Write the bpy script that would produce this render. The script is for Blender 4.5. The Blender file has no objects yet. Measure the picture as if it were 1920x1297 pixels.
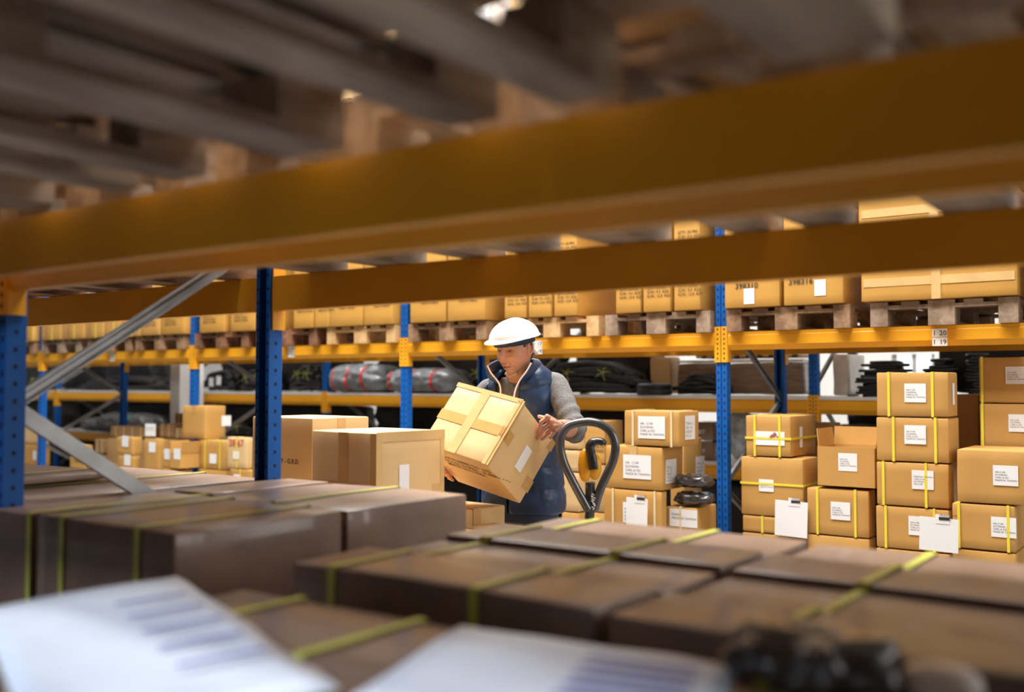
import bpy, math, random
from mathutils import Vector, Matrix, noise
random.seed(7)
SC = bpy.context.scene
COL = SC.collection
PI = math.pi

# ------------------------------------------------------------------ camera
ZC = 1.42
F_PX, PHI, PIT, ROL = 1867.0, 0.6243, 0.0385, 0.0012
cam_d = bpy.data.cameras.new('camera')
cam_d.sensor_width = 36.0
cam_d.lens = F_PX / 1920 * 36
cam_d.clip_start = 0.02
cam_d.dof.use_dof = True
cam_d.dof.focus_distance = 4.9
cam_d.dof.aperture_fstop = 1.2
cam_d.dof.aperture_blades = 9
cam = bpy.data.objects.new('camera', cam_d)
COL.objects.link(cam)
cam.location = (0, 0, ZC)
cam.rotation_euler = (Matrix.Rotation(PHI, 3, 'Z') @ Matrix.Rotation(PI/2 + PIT, 3, 'X') @ Matrix.Rotation(ROL, 3, 'Z')).to_euler()
SC.camera = cam

# ------------------------------------------------------------------ world, lamps, exposure
w = bpy.data.worlds.new('world'); SC.world = w; w.use_nodes = True
bg = w.node_tree.nodes['Background']
bg.inputs[0].default_value = (0.72, 0.80, 1.0, 1); bg.inputs[1].default_value = 0.03
SC.view_settings.view_transform = 'Standard'
SC.view_settings.look = 'None'
SC.view_settings.gamma = 1.0
SC.view_settings.exposure = 0.0

def area(name, loc, size, size_y, power, rot=(0, 0, 0), col=(1, 1, 1), spread=180):
    l = bpy.data.lights.new(name, 'AREA'); l.shape = 'RECTANGLE'
    l.size = size; l.size_y = size_y; l.energy = power; l.color = col; l.spread = math.radians(spread)
    o = bpy.data.objects.new(name, l); COL.objects.link(o)
    o.location = loc; o.rotation_euler = rot
    return o
# daylight falling through the roof lights over the aisle and behind the racks, then added fills
area('aisle_daylight', (-4.0, 4.0, 6.9), 8, 2.0, 1450, (0, 0, 0), (1, 0.97, 0.92))
area('far_aisle_daylight', (-13.0, 4.0, 6.9), 9, 1.6, 300, (0, 0, 0), (1, 0.95, 0.88))
area('rear_daylight', (-7.0, 10.6, 6.9), 16, 1.4, 90, (0, 0, 0), (1, 0.98, 0.96))
area('near_fill_light', (-1.0, -4.6, 4.85), 3.6, 0.8, 38, (math.radians(55), 0, 0), (0.80, 0.88, 1.0), 42)  # added cool fill from behind the camera, aimed at the near papers
area('rear_side_fill_light', (4.6, 7.58, 2.6), 3.0, 0.55, 70, (0, math.radians(84), 0), (1, 0.97, 0.93))  # added side fill along the rack gap for the column's right face
area('gap_fill_light', (-6.3, 7.62, 6.85), 5.5, 0.5, 330, (0, 0, 0), (1, 0.98, 0.95))  # added fill above the rack gap for column and bundles, no roof light there
# open gate at the right-hand end of the aisle
area('gate_daylight', (5.2, 4.1, 2.8), 2.4, 3.6, 140, (0, math.radians(76), 0), (1, 0.97, 0.93))

# ------------------------------------------------------------------ pixel helpers (a pixel of the photograph and a distance give a place)
S_, C_ = math.sin(PHI), math.cos(PHI)
def ray(x, y):
    cr, sr = math.cos(ROL), math.sin(ROL)
    dx, dy = x - 960, y - 648.5
    u = (cr*dx + sr*dy)/F_PX; v = (sr*dx - cr*dy)/F_PX
    cp, sp = math.cos(PIT), math.sin(PIT)
    F = cp - v*sp; U = sp + v*cp
    return Vector((u*C_ - F*S_, u*S_ + F*C_, U))
CAMP = Vector((0, 0, ZC))
def at(x, y, D):
    r = ray(x, y); return CAMP + r*(D/r.y)
def atz(x, y, z):
    r = ray(x, y); return CAMP + r*((z-ZC)/r.z)
def atx(x, y, X):
    r = ray(x, y); return CAMP + r*(X/r.x)
def pw(x, y, wd):
    r = ray(x, y); return CAMP + r*(wd/(-r.x*S_ + r.y*C_))
RT = Vector((C_, S_, 0)); FW = Vector((-S_, C_, 0)); UP = Vector((0, 0, 1))

# ------------------------------------------------------------------ materials
def new_mat(name):
    m = bpy.data.materials.new(name); m.use_nodes = True
    return m, m.node_tree.nodes, m.node_tree.links, m.node_tree.nodes['Principled BSDF']
def plain(name, col, rough=0.5, metal=0.0, var=0.12, scale=6.0, bump=0.0, bscale=60, coat=0.0, stretch=(1, 1, 1), spec=0.5):
    m, n, l, b = new_mat(name)
    tc = n.new('ShaderNodeTexCoord'); mp = n.new('ShaderNodeMapping'); mp.inputs['Scale'].default_value = stretch
    l.new(tc.outputs['Object'], mp.inputs[0])
    nz = n.new('ShaderNodeTexNoise'); nz.inputs['Scale'].default_value = scale; nz.inputs['Detail'].default_value = 5
    l.new(mp.outputs[0], nz.inputs['Vector'])
    cr = n.new('ShaderNodeValToRGB')
    cr.color_ramp.elements[0].position = 0.3; cr.color_ramp.elements[1].position = 0.7
    cr.color_ramp.elements[0].color = tuple(c*(1-var) for c in col) + (1,)
    cr.color_ramp.elements[1].color = tuple(min(1, c*(1+var)) for c in col) + (1,)
    l.new(nz.outputs[0], cr.inputs[0]); l.new(cr.outputs[0], b.inputs['Base Color'])
    b.inputs['Roughness'].default_value = rough; b.inputs['Metallic'].default_value = metal
    b.inputs['Coat Weight'].default_value = coat; b.inputs['Coat Roughness'].default_value = 0.15
    b.inputs['Specular IOR Level'].default_value = spec
    if bump:
        n2 = n.new('ShaderNodeTexNoise'); n2.inputs['Scale'].default_value = bscale; n2.inputs['Detail'].default_value = 3
        l.new(mp.outputs[0], n2.inputs['Vector'])
        bp = n.new('ShaderNodeBump'); bp.inputs['Strength'].default_value = bump; bp.inputs['Distance'].default_value = 0.01
        l.new(n2.outputs[0], bp.inputs['Height']); l.new(bp.outputs[0], b.inputs['Normal'])
    return m
def wood(name, c1, c2, rough=0.75):
    m, n, l, b = new_mat(name)
    tc = n.new('ShaderNodeTexCoord'); mp = n.new('ShaderNodeMapping'); mp.inputs['Scale'].default_value = (3.5, 0.6, 3.5)
    l.new(tc.outputs['Object'], mp.inputs[0])
    nz = n.new('ShaderNodeTexNoise'); nz.inputs['Scale'].default_value = 5; nz.inputs['Detail'].default_value = 8
    nz.inputs['Distortion'].default_value = 0.7
    l.new(mp.outputs[0], nz.inputs['Vector'])
    n2 = n.new('ShaderNodeTexNoise'); n2.inputs['Scale'].default_value = 3.0
    l.new(tc.outputs['Object'], n2.inputs['Vector'])
    mx = n.new('ShaderNodeMath'); mx.operation = 'ADD'; mx.use_clamp = True
    mm = n.new('ShaderNodeMath'); mm.operation = 'MULTIPLY_ADD'; mm.inputs[1].default_value = 0.8; mm.inputs[2].default_value = -0.4
    l.new(n2.outputs[0], mm.inputs[0]); l.new(nz.outputs[0], mx.inputs[0]); l.new(mm.outputs[0], mx.inputs[1])
    cr = n.new('ShaderNodeValToRGB')
    cr.color_ramp.elements[0].position = 0.32; cr.color_ramp.elements[1].position = 0.68
    cr.color_ramp.elements[0].color = c2 + (1,); cr.color_ramp.elements[1].color = c1 + (1,)
    l.new(mx.outputs[0], cr.inputs[0]); l.new(cr.outputs[0], b.inputs['Base Color'])
    bp = n.new('ShaderNodeBump'); bp.inputs['Strength'].default_value = 0.35; bp.inputs['Distance'].default_value = 0.006
    l.new(nz.outputs[0], bp.inputs['Height']); l.new(bp.outputs[0], b.inputs['Normal'])
    b.inputs['Roughness'].default_value = rough
    return m
M = {}
M['kraft'] = plain('kraft_board', (0.52, 0.28, 0.072), 0.62, var=0.07, scale=3.0, bump=0.10, bscale=9)
M['kraft_yellow'] = plain('yellowish_kraft_board', (0.48, 0.25, 0.045), 0.6, var=0.06, scale=3.5, bump=0.08, bscale=8)
M['kraft_pale'] = plain('pale_kraft_board', (0.68, 0.46, 0.22), 0.55, var=0.05, scale=3.0, bump=0.10, bscale=8)
M['kraft_brown'] = plain('brown_kraft_board', (0.42, 0.25, 0.105), 0.7, var=0.08, scale=4, bump=0.1, bscale=9)
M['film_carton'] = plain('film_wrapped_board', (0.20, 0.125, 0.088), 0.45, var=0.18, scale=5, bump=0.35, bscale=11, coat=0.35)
M['tape'] = plain('brown_tape', (0.56, 0.32, 0.10), 0.25, var=0.08, scale=8, bump=0.15, bscale=30, coat=0.4)
M['tape_pale'] = plain('clear_tape', (0.64, 0.42, 0.18), 0.2, var=0.08, scale=8, bump=0.15, bscale=30, coat=0.5)
M['strap'] = plain('yellow_strap', (0.80, 0.66, 0.06), 0.4, var=0.05)
M['strap_pale'] = plain('cream_strap', (0.75, 0.62, 0.38), 0.5, var=0.05)
M['strap_olive'] = plain('lime_strap', (0.50, 0.52, 0.09), 0.35, var=0.1)
M['paper'] = plain('white_paper', (0.82, 0.82, 0.83), 0.6, var=0.02)
M['paper_blue'] = plain('coated_paper', (0.74, 0.83, 0.98), 0.4, var=0.05, bump=0.1, bscale=10)
M['ink'] = plain('black_ink', (0.03, 0.025, 0.02), 0.6)
M['ink_brown'] = plain('carton_print_ink', (0.13, 0.075, 0.03), 0.7)
M['ink_red'] = plain('red_ink', (0.55, 0.06, 0.05), 0.6)
M['ink_blue'] = plain('blue_ink', (0.03, 0.06, 0.35), 0.6)
M['beam'] = plain('orange_enamel', (0.84, 0.385, 0.018), 0.38, var=0.06, scale=2.5, bump=0.05, bscale=5, spec=0.35)
M['upright'] = plain('blue_enamel', (0.004, 0.10, 0.40), 0.45, var=0.12, scale=4, spec=0.3)
M['hole'] = plain('hole_shadow', (0.01, 0.01, 0.012), 0.9)
M['galv'] = plain('galvanised_steel', (0.42, 0.43, 0.44), 0.42, metal=0.75, var=0.15, scale=12)
M['deck'] = plain('white_shelf_board', (0.72, 0.71, 0.68), 0.5, var=0.04)
M['pallet'] = wood('weathered_pallet_wood', (0.34, 0.205, 0.11), (0.15, 0.08, 0.042))
M['pallet_dark'] = wood('reddish_pallet_wood', (0.26, 0.115, 0.055), (0.10, 0.042, 0.022))
M['pallet_light'] = wood('fresh_pallet_wood', (0.62, 0.40, 0.19), (0.45, 0.26, 0.10))
M['pallet_grey'] = wood('grey_pallet_wood', (0.36, 0.26, 0.18), (0.18, 0.12, 0.08))
M['pallet_lightened'] = wood('lightened_overhead_wood', (0.64, 0.52, 0.40), (0.34, 0.26, 0.19))  # lighter tone stands in for bounce light on the overhead undersides
M['pallet_part_lightened'] = wood('part_lightened_overhead_wood', (0.52, 0.42, 0.33), (0.26, 0.19, 0.14))  # overhead wood too, lightened less in place of bounce light
M['floor'] = plain('polished_concrete', (0.24, 0.235, 0.22), 0.35, var=0.1, scale=1.2)
M['wall'] = plain('white_wall_panel', (0.80, 0.80, 0.78), 0.7, var=0.03)
M['ceil'] = plain('roof_sheet', (0.30, 0.30, 0.30), 0.7, var=0.04)
M['column'] = plain('white_painted_concrete', (0.80, 0.79, 0.76), 0.6, var=0.03)
M['black'] = plain('black_rubber', (0.012, 0.012, 0.014), 0.42, var=0.3, scale=20, bump=0.4, bscale=90)
M['blackbag'] = plain('black_plastic_film', (0.03, 0.027, 0.026), 0.28, var=0.3, scale=8, bump=0.8, bscale=16, coat=0.8)
M['greybag'] = plain('silver_grey_tarpaulin', (0.20, 0.225, 0.25), 0.30, var=0.2, scale=6, bump=0.6, bscale=12, coat=0.5)
M['greybag2'] = plain('dull_grey_tarpaulin', (0.13, 0.135, 0.14), 0.35, var=0.2, scale=6, bump=0.6, bscale=10, coat=0.3)
M['red'] = plain('red_webbing', (0.75, 0.035, 0.03), 0.5)
M['green'] = plain('green_tape', (0.01, 0.20, 0.15), 0.4)
M['wrapped'] = plain('film_wrapped_brown_stack', (0.24, 0.165, 0.12), 0.3, var=0.35, scale=5, bump=0.8, bscale=9, coat=0.7, stretch=(1, 1, 7))
M['whitefilm'] = plain('white_stretch_film', (0.70, 0.62, 0.54), 0.3, var=0.25, scale=6, bump=0.7, bscale=9, coat=0.5)
M['clearfilm'] = plain('pale_blue_film', (0.42, 0.50, 0.56), 0.15, var=0.5, scale=9, bump=1.0, bscale=14, coat=0.9)
M['steel_dark'] = plain('dark_handle_tube', (0.10, 0.105, 0.12), 0.22, metal=0.5, var=0.3, scale=5, coat=0.5)
M['yellow_plastic'] = plain('yellow_handle_plastic', (0.85, 0.40, 0.01), 0.35, var=0.04)
M['black_plastic'] = plain('black_handle_plastic', (0.015, 0.016, 0.018), 0.3, var=0.2, coat=0.3)
M['orange_paint'] = plain('yellow_truck_paint', (0.80, 0.38, 0.02), 0.4)
M['helmet'] = plain('white_helmet_plastic', (0.88, 0.88, 0.88), 0.3, var=0.01, coat=0.3)
M['vest'] = plain('navy_quilted_nylon', (0.010, 0.034, 0.095), 0.40, var=0.12, scale=12, bump=0.35, bscale=22)
M['vest_in'] = plain('navy_lining', (0.008, 0.022, 0.06), 0.6)
M['knit'] = plain('grey_melange_knit', (0.15, 0.145, 0.145), 0.85, var=0.35, scale=160, bump=0.3, bscale=120)
M['zip'] = plain('white_zip_piping', (0.85, 0.80, 0.80), 0.5)
M['trousers'] = plain('dark_blue_denim', (0.03, 0.045, 0.09), 0.8, var=0.2, scale=30)
M['shoe'] = plain('black_shoe_leather', (0.015, 0.014, 0.013), 0.5)
M['hair'] = plain('dark_grey_hair', (0.05, 0.037, 0.028), 0.7, var=0.5, scale=60, bump=0.6, bscale=120)
M['eye'] = plain('eye_white', (0.36, 0.28, 0.25), 0.3)
M['iris'] = plain('dark_iris', (0.02, 0.012, 0.008), 0.15)
m, n, l, b = new_mat('skin'); M['skin'] = m
vc = n.new('ShaderNodeVertexColor'); vc.layer_name = 'tone'
l.new(vc.outputs[0], b.inputs['Base Color'])
b.inputs['Roughness'].default_value = 0.45
b.inputs['Subsurface Weight'].default_value = 0.08; b.inputs['Subsurface Radius'].default_value = (0.02, 0.008, 0.004)
def emit(name, col, s):
    m, n, l, b = new_mat(name)
    b.inputs['Base Color'].default_value = col + (1,)
    b.inputs['Emission Color'].default_value = col + (1,); b.inputs['Emission Strength'].default_value = s
    return m
M['daylight'] = emit('daylight_pane', (0.93, 0.98, 1.0), 0.9)
m, n, l, b = new_mat('glass'); M['glass'] = m
b.inputs['Transmission Weight'].default_value = 1.0; b.inputs['Roughness'].default_value = 0.02

# ------------------------------------------------------------------ mesh builder
class MB:
    def __init__(s): s.v = []; s.f = []; s.m = []; s.sm = []; s.cur = 0; s.smooth = False
    def add(s, vs, fs, mat=None, smooth=None):
        o = len(s.v); s.v += [tuple(v) for v in vs]
        for f in fs:
            s.f.append(tuple(i+o for i in f)); s.m.append(s.cur if mat is None else mat)
            s.sm.append(s.smooth if smooth is None else smooth)
        return s
    def box(s, c, d, rot=None, mat=None):
        x, y, z = d[0]/2, d[1]/2, d[2]/2
        vs = [Vector((sx*x, sy*y, sz*z)) for sx in (-1, 1) for sy in (-1, 1) for sz in (-1, 1)]
        if rot is not None: vs = [rot @ v for v in vs]
        c = Vector(c); vs = [v + c for v in vs]
        fs = [(0, 1, 3, 2), (4, 6, 7, 5), (0, 4, 5, 1), (2, 3, 7, 6), (0, 2, 6, 4), (1, 5, 7, 3)]
        return s.add(vs, fs, mat, False)
    def rbox(s, d, r=0.006, n=4, wob=0.0, seed=0.0, mat=None, off=(0, 0, 0)):
        hx, hy, hz = d[0]/2, d[1]/2, d[2]/2
        def axis(h):
            e = min(r/h, 0.4)
            t = [-1, -1+e] + [(-1+e) + (2-2*e)*i/n for i in range(1, n)] + [1-e, 1]
            return [q*h for q in t]
        A = [axis(hx), axis(hy), axis(hz)]
        H = (hx, hy, hz)
        for ax in range(3):
            for sg in (-1, 1):
                u, v = (ax+1) % 3, (ax+2) % 3
                g = []
                vs = []
                for i, a in enumerate(A[u]):
                    for j, b_ in enumerate(A[v]):
                        p = [0, 0, 0]; p[ax] = sg*H[ax]; p[u] = a; p[v] = b_
                        inner = [max(-H[k]+r, min(H[k]-r, p[k])) for k in range(3)]
                        dv = Vector([p[k]-inner[k] for k in range(3)])
                        if dv.length > 1e-9: dv = dv.normalized()*r
                        q = Vector(inner) + dv
                        if wob:
                            nn = noise.noise_vector(q*4.0 + Vector((seed, seed*1.7, seed*.3)))
                            q += nn*wob
                        vs.append(q + Vector(off))
                nu, nv = len(A[u]), len(A[v])
                fs = []
                for i in range(nu-1):
                    for j in range(nv-1):
                        q = (i*nv+j, (i+1)*nv+j, (i+1)*nv+j+1, i*nv+j+1)
                        fs.append(q if sg > 0 else q[::-1])
                s.add(vs, fs, mat, True)
        return s
    def prism(s, pts, z0, z1, xf=None, mat=None):
        n = len(pts)
        vs = [Vector((p[0], p[1], z0)) for p in pts] + [Vector((p[0], p[1], z1)) for p in pts]
        if xf: vs = [xf(v) for v in vs]
        fs = [tuple(range(n))[::-1], tuple(range(n, 2*n))] + [(i, (i+1) % n, n+(i+1) % n, n+i) for i in range(n)]
        return s.add(vs, fs, mat, False)
    def tube(s, pts, rad, seg=8, closed=False, mat=None, flat=None, ref=None):
        pts = [Vector(p) for p in pts]; n = len(pts)
        if not isinstance(rad, list): rad = [rad]*n
        vs = []; prev = None
        for i, p in enumerate(pts):
            if closed: t = pts[(i+1) % n] - pts[i-1]
            else: t = pts[min(i+1, n-1)] - pts[max(i-1, 0)]
            t.normalize()
            if prev is None:
                a = Vector(ref) if ref is not None else (Vector((0, 0, 1)) if abs(t.z) < 0.9 else Vector((1, 0, 0)))
            else: a = prev
            a = (a - t*a.dot(t)).normalized(); prev = a; b_ = t.cross(a)
            r = rad[i]
            ra, rb = (r if not hasattr(r, '__len__') else r[0]), (r if not hasattr(r, '__len__') else r[1])
            for k in range(seg):
                th = 2*PI*k/seg
                vs.append(p + a*math.cos(th)*ra + b_*math.sin(th)*rb)
        fs = []
        for i in range(n if closed else n-1):
            for k in range(seg):
                a0 = i*seg+k; a1 = i*seg+(k+1) % seg; j = ((i+1) % n)*seg
                fs.append((a0, a1, j+(k+1) % seg, j+k))
        if not closed:
            fs.append(tuple(range(seg))[::-1]); fs.append(tuple((n-1)*seg+k for k in range(seg)))
        return s.add(vs, fs, mat, True)
    def ball(s, c, r, seg=16, ring=10, mat=None, rot=None, fn=None):
        if not hasattr(r, '__len__'): r = (r, r, r)
        c = Vector(c); vs = []
        for i in range(ring+1):
            ph = PI*i/ring
            for k in range(seg):
                th = 2*PI*k/seg
                v = Vector((math.sin(ph)*math.cos(th), math.sin(ph)*math.sin(th), math.cos(ph)))
                q = Vector((v.x*r[0], v.y*r[1], v.z*r[2]))
                if fn: q = fn(q, v)
                if rot is not None: q = rot @ q
                vs.append(q + c)
        fs = []
        for i in range(ring):
            for k in range(seg):
                fs.append((i*seg+k, (i+1)*seg+k, (i+1)*seg+(k+1) % seg, i*seg+(k+1) % seg))
        return s.add(vs, fs, mat, True)
    def mesh(s, name, mats):
        me = bpy.data.meshes.new(name)
        me.from_pydata(s.v, [], s.f)
        for mt in (mats if isinstance(mats, (list, tuple)) else [mats]): me.materials.append(mt)
        me.polygons.foreach_set('material_index', s.m)
        me.polygons.foreach_set('use_smooth', s.sm)
        me.validate(); me.update()
        return me
    def build(s, name, mats, parent=None, loc=None):
        o = bpy.data.objects.new(name, s.mesh(name, mats)); COL.objects.link(o)
        if parent is not None: o.parent = parent
        if loc is not None: o.location = loc
        return o
def empty(name, loc=(0, 0, 0), rz=0.0):
    o = bpy.data.objects.new(name, None); COL.objects.link(o); o.empty_display_size = 0.1
    o.location = loc; o.rotation_euler = (0, 0, rz); return o
def tag(o, label=None, cat=None, group=None, kind=None):
    if label: o['label'] = label
    if cat: o['category'] = cat
    if group: o['group'] = group
    if kind: o['kind'] = kind
    return o
CH = {}
def copy_tree(o, parent=None):
    c = o.copy(); COL.objects.link(c); c.parent = parent
    for ch in list(o.children): copy_tree(ch, c)
    return c
_tx = {}
def text_mesh(s, mat, shear=0.0, bold=0.0):
    k = (s, mat.name, shear, bold)
    if k not in _tx:
        cu = bpy.data.curves.new('writing', 'FONT'); cu.body = s; cu.size = 1.0; cu.resolution_u = 2
        cu.shear = shear; cu.offset = bold; cu.space_line = 1.1
        ob = bpy.data.objects.new('writing', cu); COL.objects.link(ob)
        dg = bpy.context.evaluated_depsgraph_get(); dg.update()
        me = bpy.data.meshes.new_from_object(ob.evaluated_get(dg)); me.materials.clear(); me.materials.append(mat)
        bpy.data.objects.remove(ob); bpy.data.curves.remove(cu)
        _tx[k] = me
    return _tx[k]
def write(s, parent, origin, xdir, ydir, size, mat, name='printed_text', shear=0.0, bold=0.0):
    """flat lettering printed on a surface; origin is the baseline start of the first line"""
    o = bpy.data.objects.new(name, text_mesh(s, mat, shear, bold)); COL.objects.link(o); o.parent = parent
    x = Vector(xdir).normalized(); y = Vector(ydir).normalized(); z = x.cross(y)
    mtx = Matrix((x*size, y*size, z*size)).transposed().to_4x4(); mtx.translation = Vector(origin)
    o.matrix_local = mtx
    return o

# ------------------------------------------------------------------ the room
def structure(name, mb, mats):
    o = mb.build(name, mats); o['kind'] = 'structure'; return o
structure('floor', MB().box((-9, 4.5, -0.05), (32, 17, 0.1)), M['floor'])
# roof: sheets between the long roof lights
mb = MB()
for (y0, y1) in ((-4.0, 2.9), (5.1, 9.7), (11.4, 13.0)):
    mb.box((-9, (y0+y1)/2, 7.1), (32, y1-y0, 0.1))
structure('ceiling', mb, M['ceil'])
structure('window_1', MB().box((-9, 4.0, 7.12), (32, 2.2, 0.03)), M['daylight'])
structure('window_2', MB().box((-9, 10.55, 7.12), (32, 1.7, 0.03)), M['daylight'])
# back wall with a window opening
WB = 12.4
wa, wb_ = at(1672, 690, WB), at(1752, 690, WB)
wz0, wz1 = at(1710, 712, WB).z, at(1710, 664, WB).z
mb = MB()
mb.box(((-25+wa.x)/2, WB+0.1, 3.5), (wa.x+25, 0.2, 7.2)); mb.box(((7+wb_.x)/2, WB+0.1, 3.5), (7-wb_.x, 0.2, 7.2))
mb.box(((wa.x+wb_.x)/2, WB+0.1, wz0/2), (wb_.x-wa.x, 0.2, wz0)); mb.box(((wa.x+wb_.x)/2, WB+0.1, (wz1+7.1)/2), (wb_.x-wa.x, 0.2, 7.1-wz1))
structure('wall_back', mb, M['wall'])
mb = MB()
mb.box(((wa.x+wb_.x)/2, WB+0.12, (wz0+wz1)/2), (wb_.x-wa.x, 0.02, wz1-wz0), mat=0)
for xx in (wa.x+.02, (wa.x+wb_.x)/2, wb_.x-.02): mb.box((xx, WB+0.08, (wz0+wz1)/2), (0.04, 0.05, wz1-wz0), mat=1)
structure('window_3', mb, [M['daylight'], M['galv']])
structure('wall_left', MB().box((-25.1, 4.5, 3.5), (0.2, 17, 7.2)), M['wall'])

# concrete column standing between the two far racks
pc0, pc1 = at(320, 700, 7.32), at(337.5, 700, 7.32)
rr_ = ray(382, 700); yc1 = pc1.x*rr_.y/rr_.x
o = MB().box(((pc0.x+pc1.x)/2, (7.32+yc1)/2, 3.52), (pc1.x-pc0.x, yc1-7.32, 7.02)).build('trim_1', M['column'])
tag(o, kind='structure')

# ------------------------------------------------------------------ racking
def upright(root, x, y, z1, flip, hero=False):
    """U-shaped slotted post; flip=+1: slotted face looks to +y"""
    mb = MB(); W, Dp, t = 0.074, 0.062, 0.004
    sy = flip
    prof = [(-W/2, 0), (-0.006, 0), (-0.004, -.008*1), (0.004, -.008*1), (0.006, 0), (W/2, 0), (W/2, -Dp), (W/2-0.018, -Dp), (W/2-0.018, -Dp+t),
            (W/2-t, -Dp+t), (W/2-t, -t), (0.008, -t), (0.006, -.012), (-0.006, -.012), (-0.008, -t), (-W/2+t, -t), (-W/2+t, -Dp+t), (-W/2+0.018, -Dp+t), (-W/2+0.018, -Dp), (-W/2, -Dp)]
    pts = [(x+px, y+py*sy) for px, py in prof]
    if sy < 0: pts = pts[::-1]
    mb.prism(pts, 0.006, z1, mat=0)
    z = 0.1
    zmax = min(z1-0.05, 3.2)
    while z < zmax:
        for sx in (-0.021, 0.021):
            mb.box((x+sx, y+0.0006*sy, z), (0.010, 0.0014, 0.018), mat=1)
        for sx in (-1, 1):
            mb.box((x+sx*(W/2+.0003), y-sy*0.030, z+.02), (0.0012, 0.010, 0.012), mat=1)
            if hero: mb.box((x+sx*(W/2-.009), y-sy*(Dp+.0003), z+.02), (0.010, 0.0012, 0.010), mat=1)
        z += 0.05
    mb.box((x, y-sy*Dp/2, 0.004), (0.12, 0.11, 0.008), mat=0)
    return mb.build('upright_post', [M['upright'], M['hole']], root)
def brace(root, p, q, side=1.0, wd=0.040):
    """galvanised channel between two points in a plane of constant x"""
    p, q = Vector(p), Vector(q); t = (q-p).normalized(); nn = Vector((1, 0, 0)); u = nn.cross(t).normalized()
    mb = MB(); L = (q-p).length
    R = Matrix((nn, u, t)).transposed(); c = (p+q)/2
    h = wd/2; th = 0.003
    mb.box(c, (th, wd, L), R); mb.box(c + R @ Vector((0.010*side, h-th/2, 0)), (0.020, th, L), R); mb.box(c + R @ Vector((0.010*side, -h+th/2, 0)), (0.020, th, L), R)
    if side > 0: mb.box(c + R @ Vector((0.004, 0, 0)), (0.008, wd*.22, L), R)
    return mb.build('brace', M['galv'], root)
def load_beam(root, x0, x1, yf, sy, zt, h=0.12, w_=0.05, con=True):
    """box beam with a turned lower lip; yf = the face that looks to direction sy, with hooked end plates"""
    mb = MB()
    def P(a, b): return (a*sy, b)
    prof = [P(0, zt-.0), P(0.0, zt-.020), P(.003, zt-.024), P(.003, zt-h+.034), P(-.0, zt-h+.028), P(-.012, zt-h), P(-w_, zt-h), P(-w_, zt)]
    n = len(prof)
    vs = [Vector((x0+.045, yf+a, b)) for a, b in prof] + [Vector((x1-.045, yf+a, b)) for a, b in prof]
    fs = [tuple(range(n)), tuple(range(n, 2*n))[::-1]] + [(i, n+i, n+(i+1) % n, (i+1) % n) for i in range(n)]
    mb.add(vs, fs, 0, False)
    o = mb.build('load_beam', M['beam'], root)
    for (xe, sg) in ((x0, 1), (x1, -1)):
        e = MB()
        e.box((xe+sg*0.0215, yf+sy*0.003, zt-.08), (0.041, 0.007, 0.235), mat=0)
        e.box((xe+sg*0.0425, yf-sy*0.025, zt-.08), (0.006, 0.056, 0.235), mat=0)
        for k in range(7):
            zz = zt + .02 - k*0.032
            e.box((xe+sg*0.021, yf+sy*0.0068, zz), (0.009, 0.0012, 0.013), mat=1)
        e.build('end_connector', [M['beam'], M['hole']], o)
    return o
RACK_L = 2.8
def rack(label, xs, y0, y1, levels, ztop, nodes, group=None, hero=False, nobeam=()):
    root = empty('pallet_rack', (0, 0, 0)); tag(root, label, 'pallet rack', group)
    for x in xs:
        upright(root, x, y0, ztop, -1, hero); upright(root, x, y1, ztop, 1, hero)
        for kb, (ya, za, yb, zb) in enumerate(nodes): brace(root, (x, ya, za), (x, yb, zb), -1.0 if kb == 1 else 1.0, .048 if hero and kb == 1 else .040)
    for i in range(len(xs)-1):
        for (z, h, deck) in levels:
            for (yf, sy) in ((y0, -1), (y1, 1)):
                load_beam(root, xs[i]+.002, xs[i+1]-.002, yf, sy, z, h)
            if deck:
                MB().box(((xs[i]+xs[i+1])/2, (y0+y1)/2, z+.012), (RACK_L-.09, y1-y0+.01, 0.022)).build('shelf_board', M['deck'], root)
    return root
# near rack (A) that the picture is taken through, and the one it stands back to back with
XA = -2.89; A0, A1 = 1.47, 2.50; ZA = 1.816
nA = atx(44, 742, XA); nB = atx(420, 497, XA)
sl = (nB.z-nA.z)/(nB.y-nA.y); ya, yb = A0+.05, A1-.05
za = nA.z + (ya-nA.y)*sl; zb = nA.z + (yb-nA.y)*sl
nC = atx(250, 892, XA); sl2 = (nC.z-nA.z)/(nC.y-nA.y)
z_lo = nA.z + (yb-nA.y)*sl2
nodesA = [(ya, za, yb, zb), (ya, za-.02, yb, z_lo), (yb, z_lo-.03, ya, z_lo-(za-z_lo)), (yb, zb+.03, ya, zb+(zb-za))]
rackA = rack('orange beams and blue posts of the rack right in front of the camera', [XA-3.0, XA, XA+3.0], A0, A1, [(ZA, 0.127, False), (0.36, 0.12, False), (3.7, .12, False)], 5.0, nodesA, hero=True)
rackZ = rack('darkest out of focus beam nearest the camera, backing on to the near rack', [-3.05, 0.62], 0.16, 1.30, [(ZA+.006, 0.132, False), (0.36, 0.12, False)], 2.4, [(0.2, 1.3, 1.25, 0.6)])
# far rack (B) across the aisle
XB = -2.72; B0, B1 = 6.14, 7.24; ZB = 1.765
xsB = [XB + 2.8*k for k in range(-5, 2)]
nodesB = [(B0+.05, 1.87, B1-.05, 1.31), (B0+.05, .75, B1-.05, 1.28), (B0+.05, .72, B1-.05, .19), (B0+.05, 1.90, B1-.05, 2.43), (B0+.05, 2.99, B1-.05, 2.46)]
rackB = rack('blue and orange pallet rack across the aisle, behind the man in the helmet', xsB, B0, B1, [(ZB, 0.118, False), (3.75, .118, False)], 5.2, nodesB)
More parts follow.
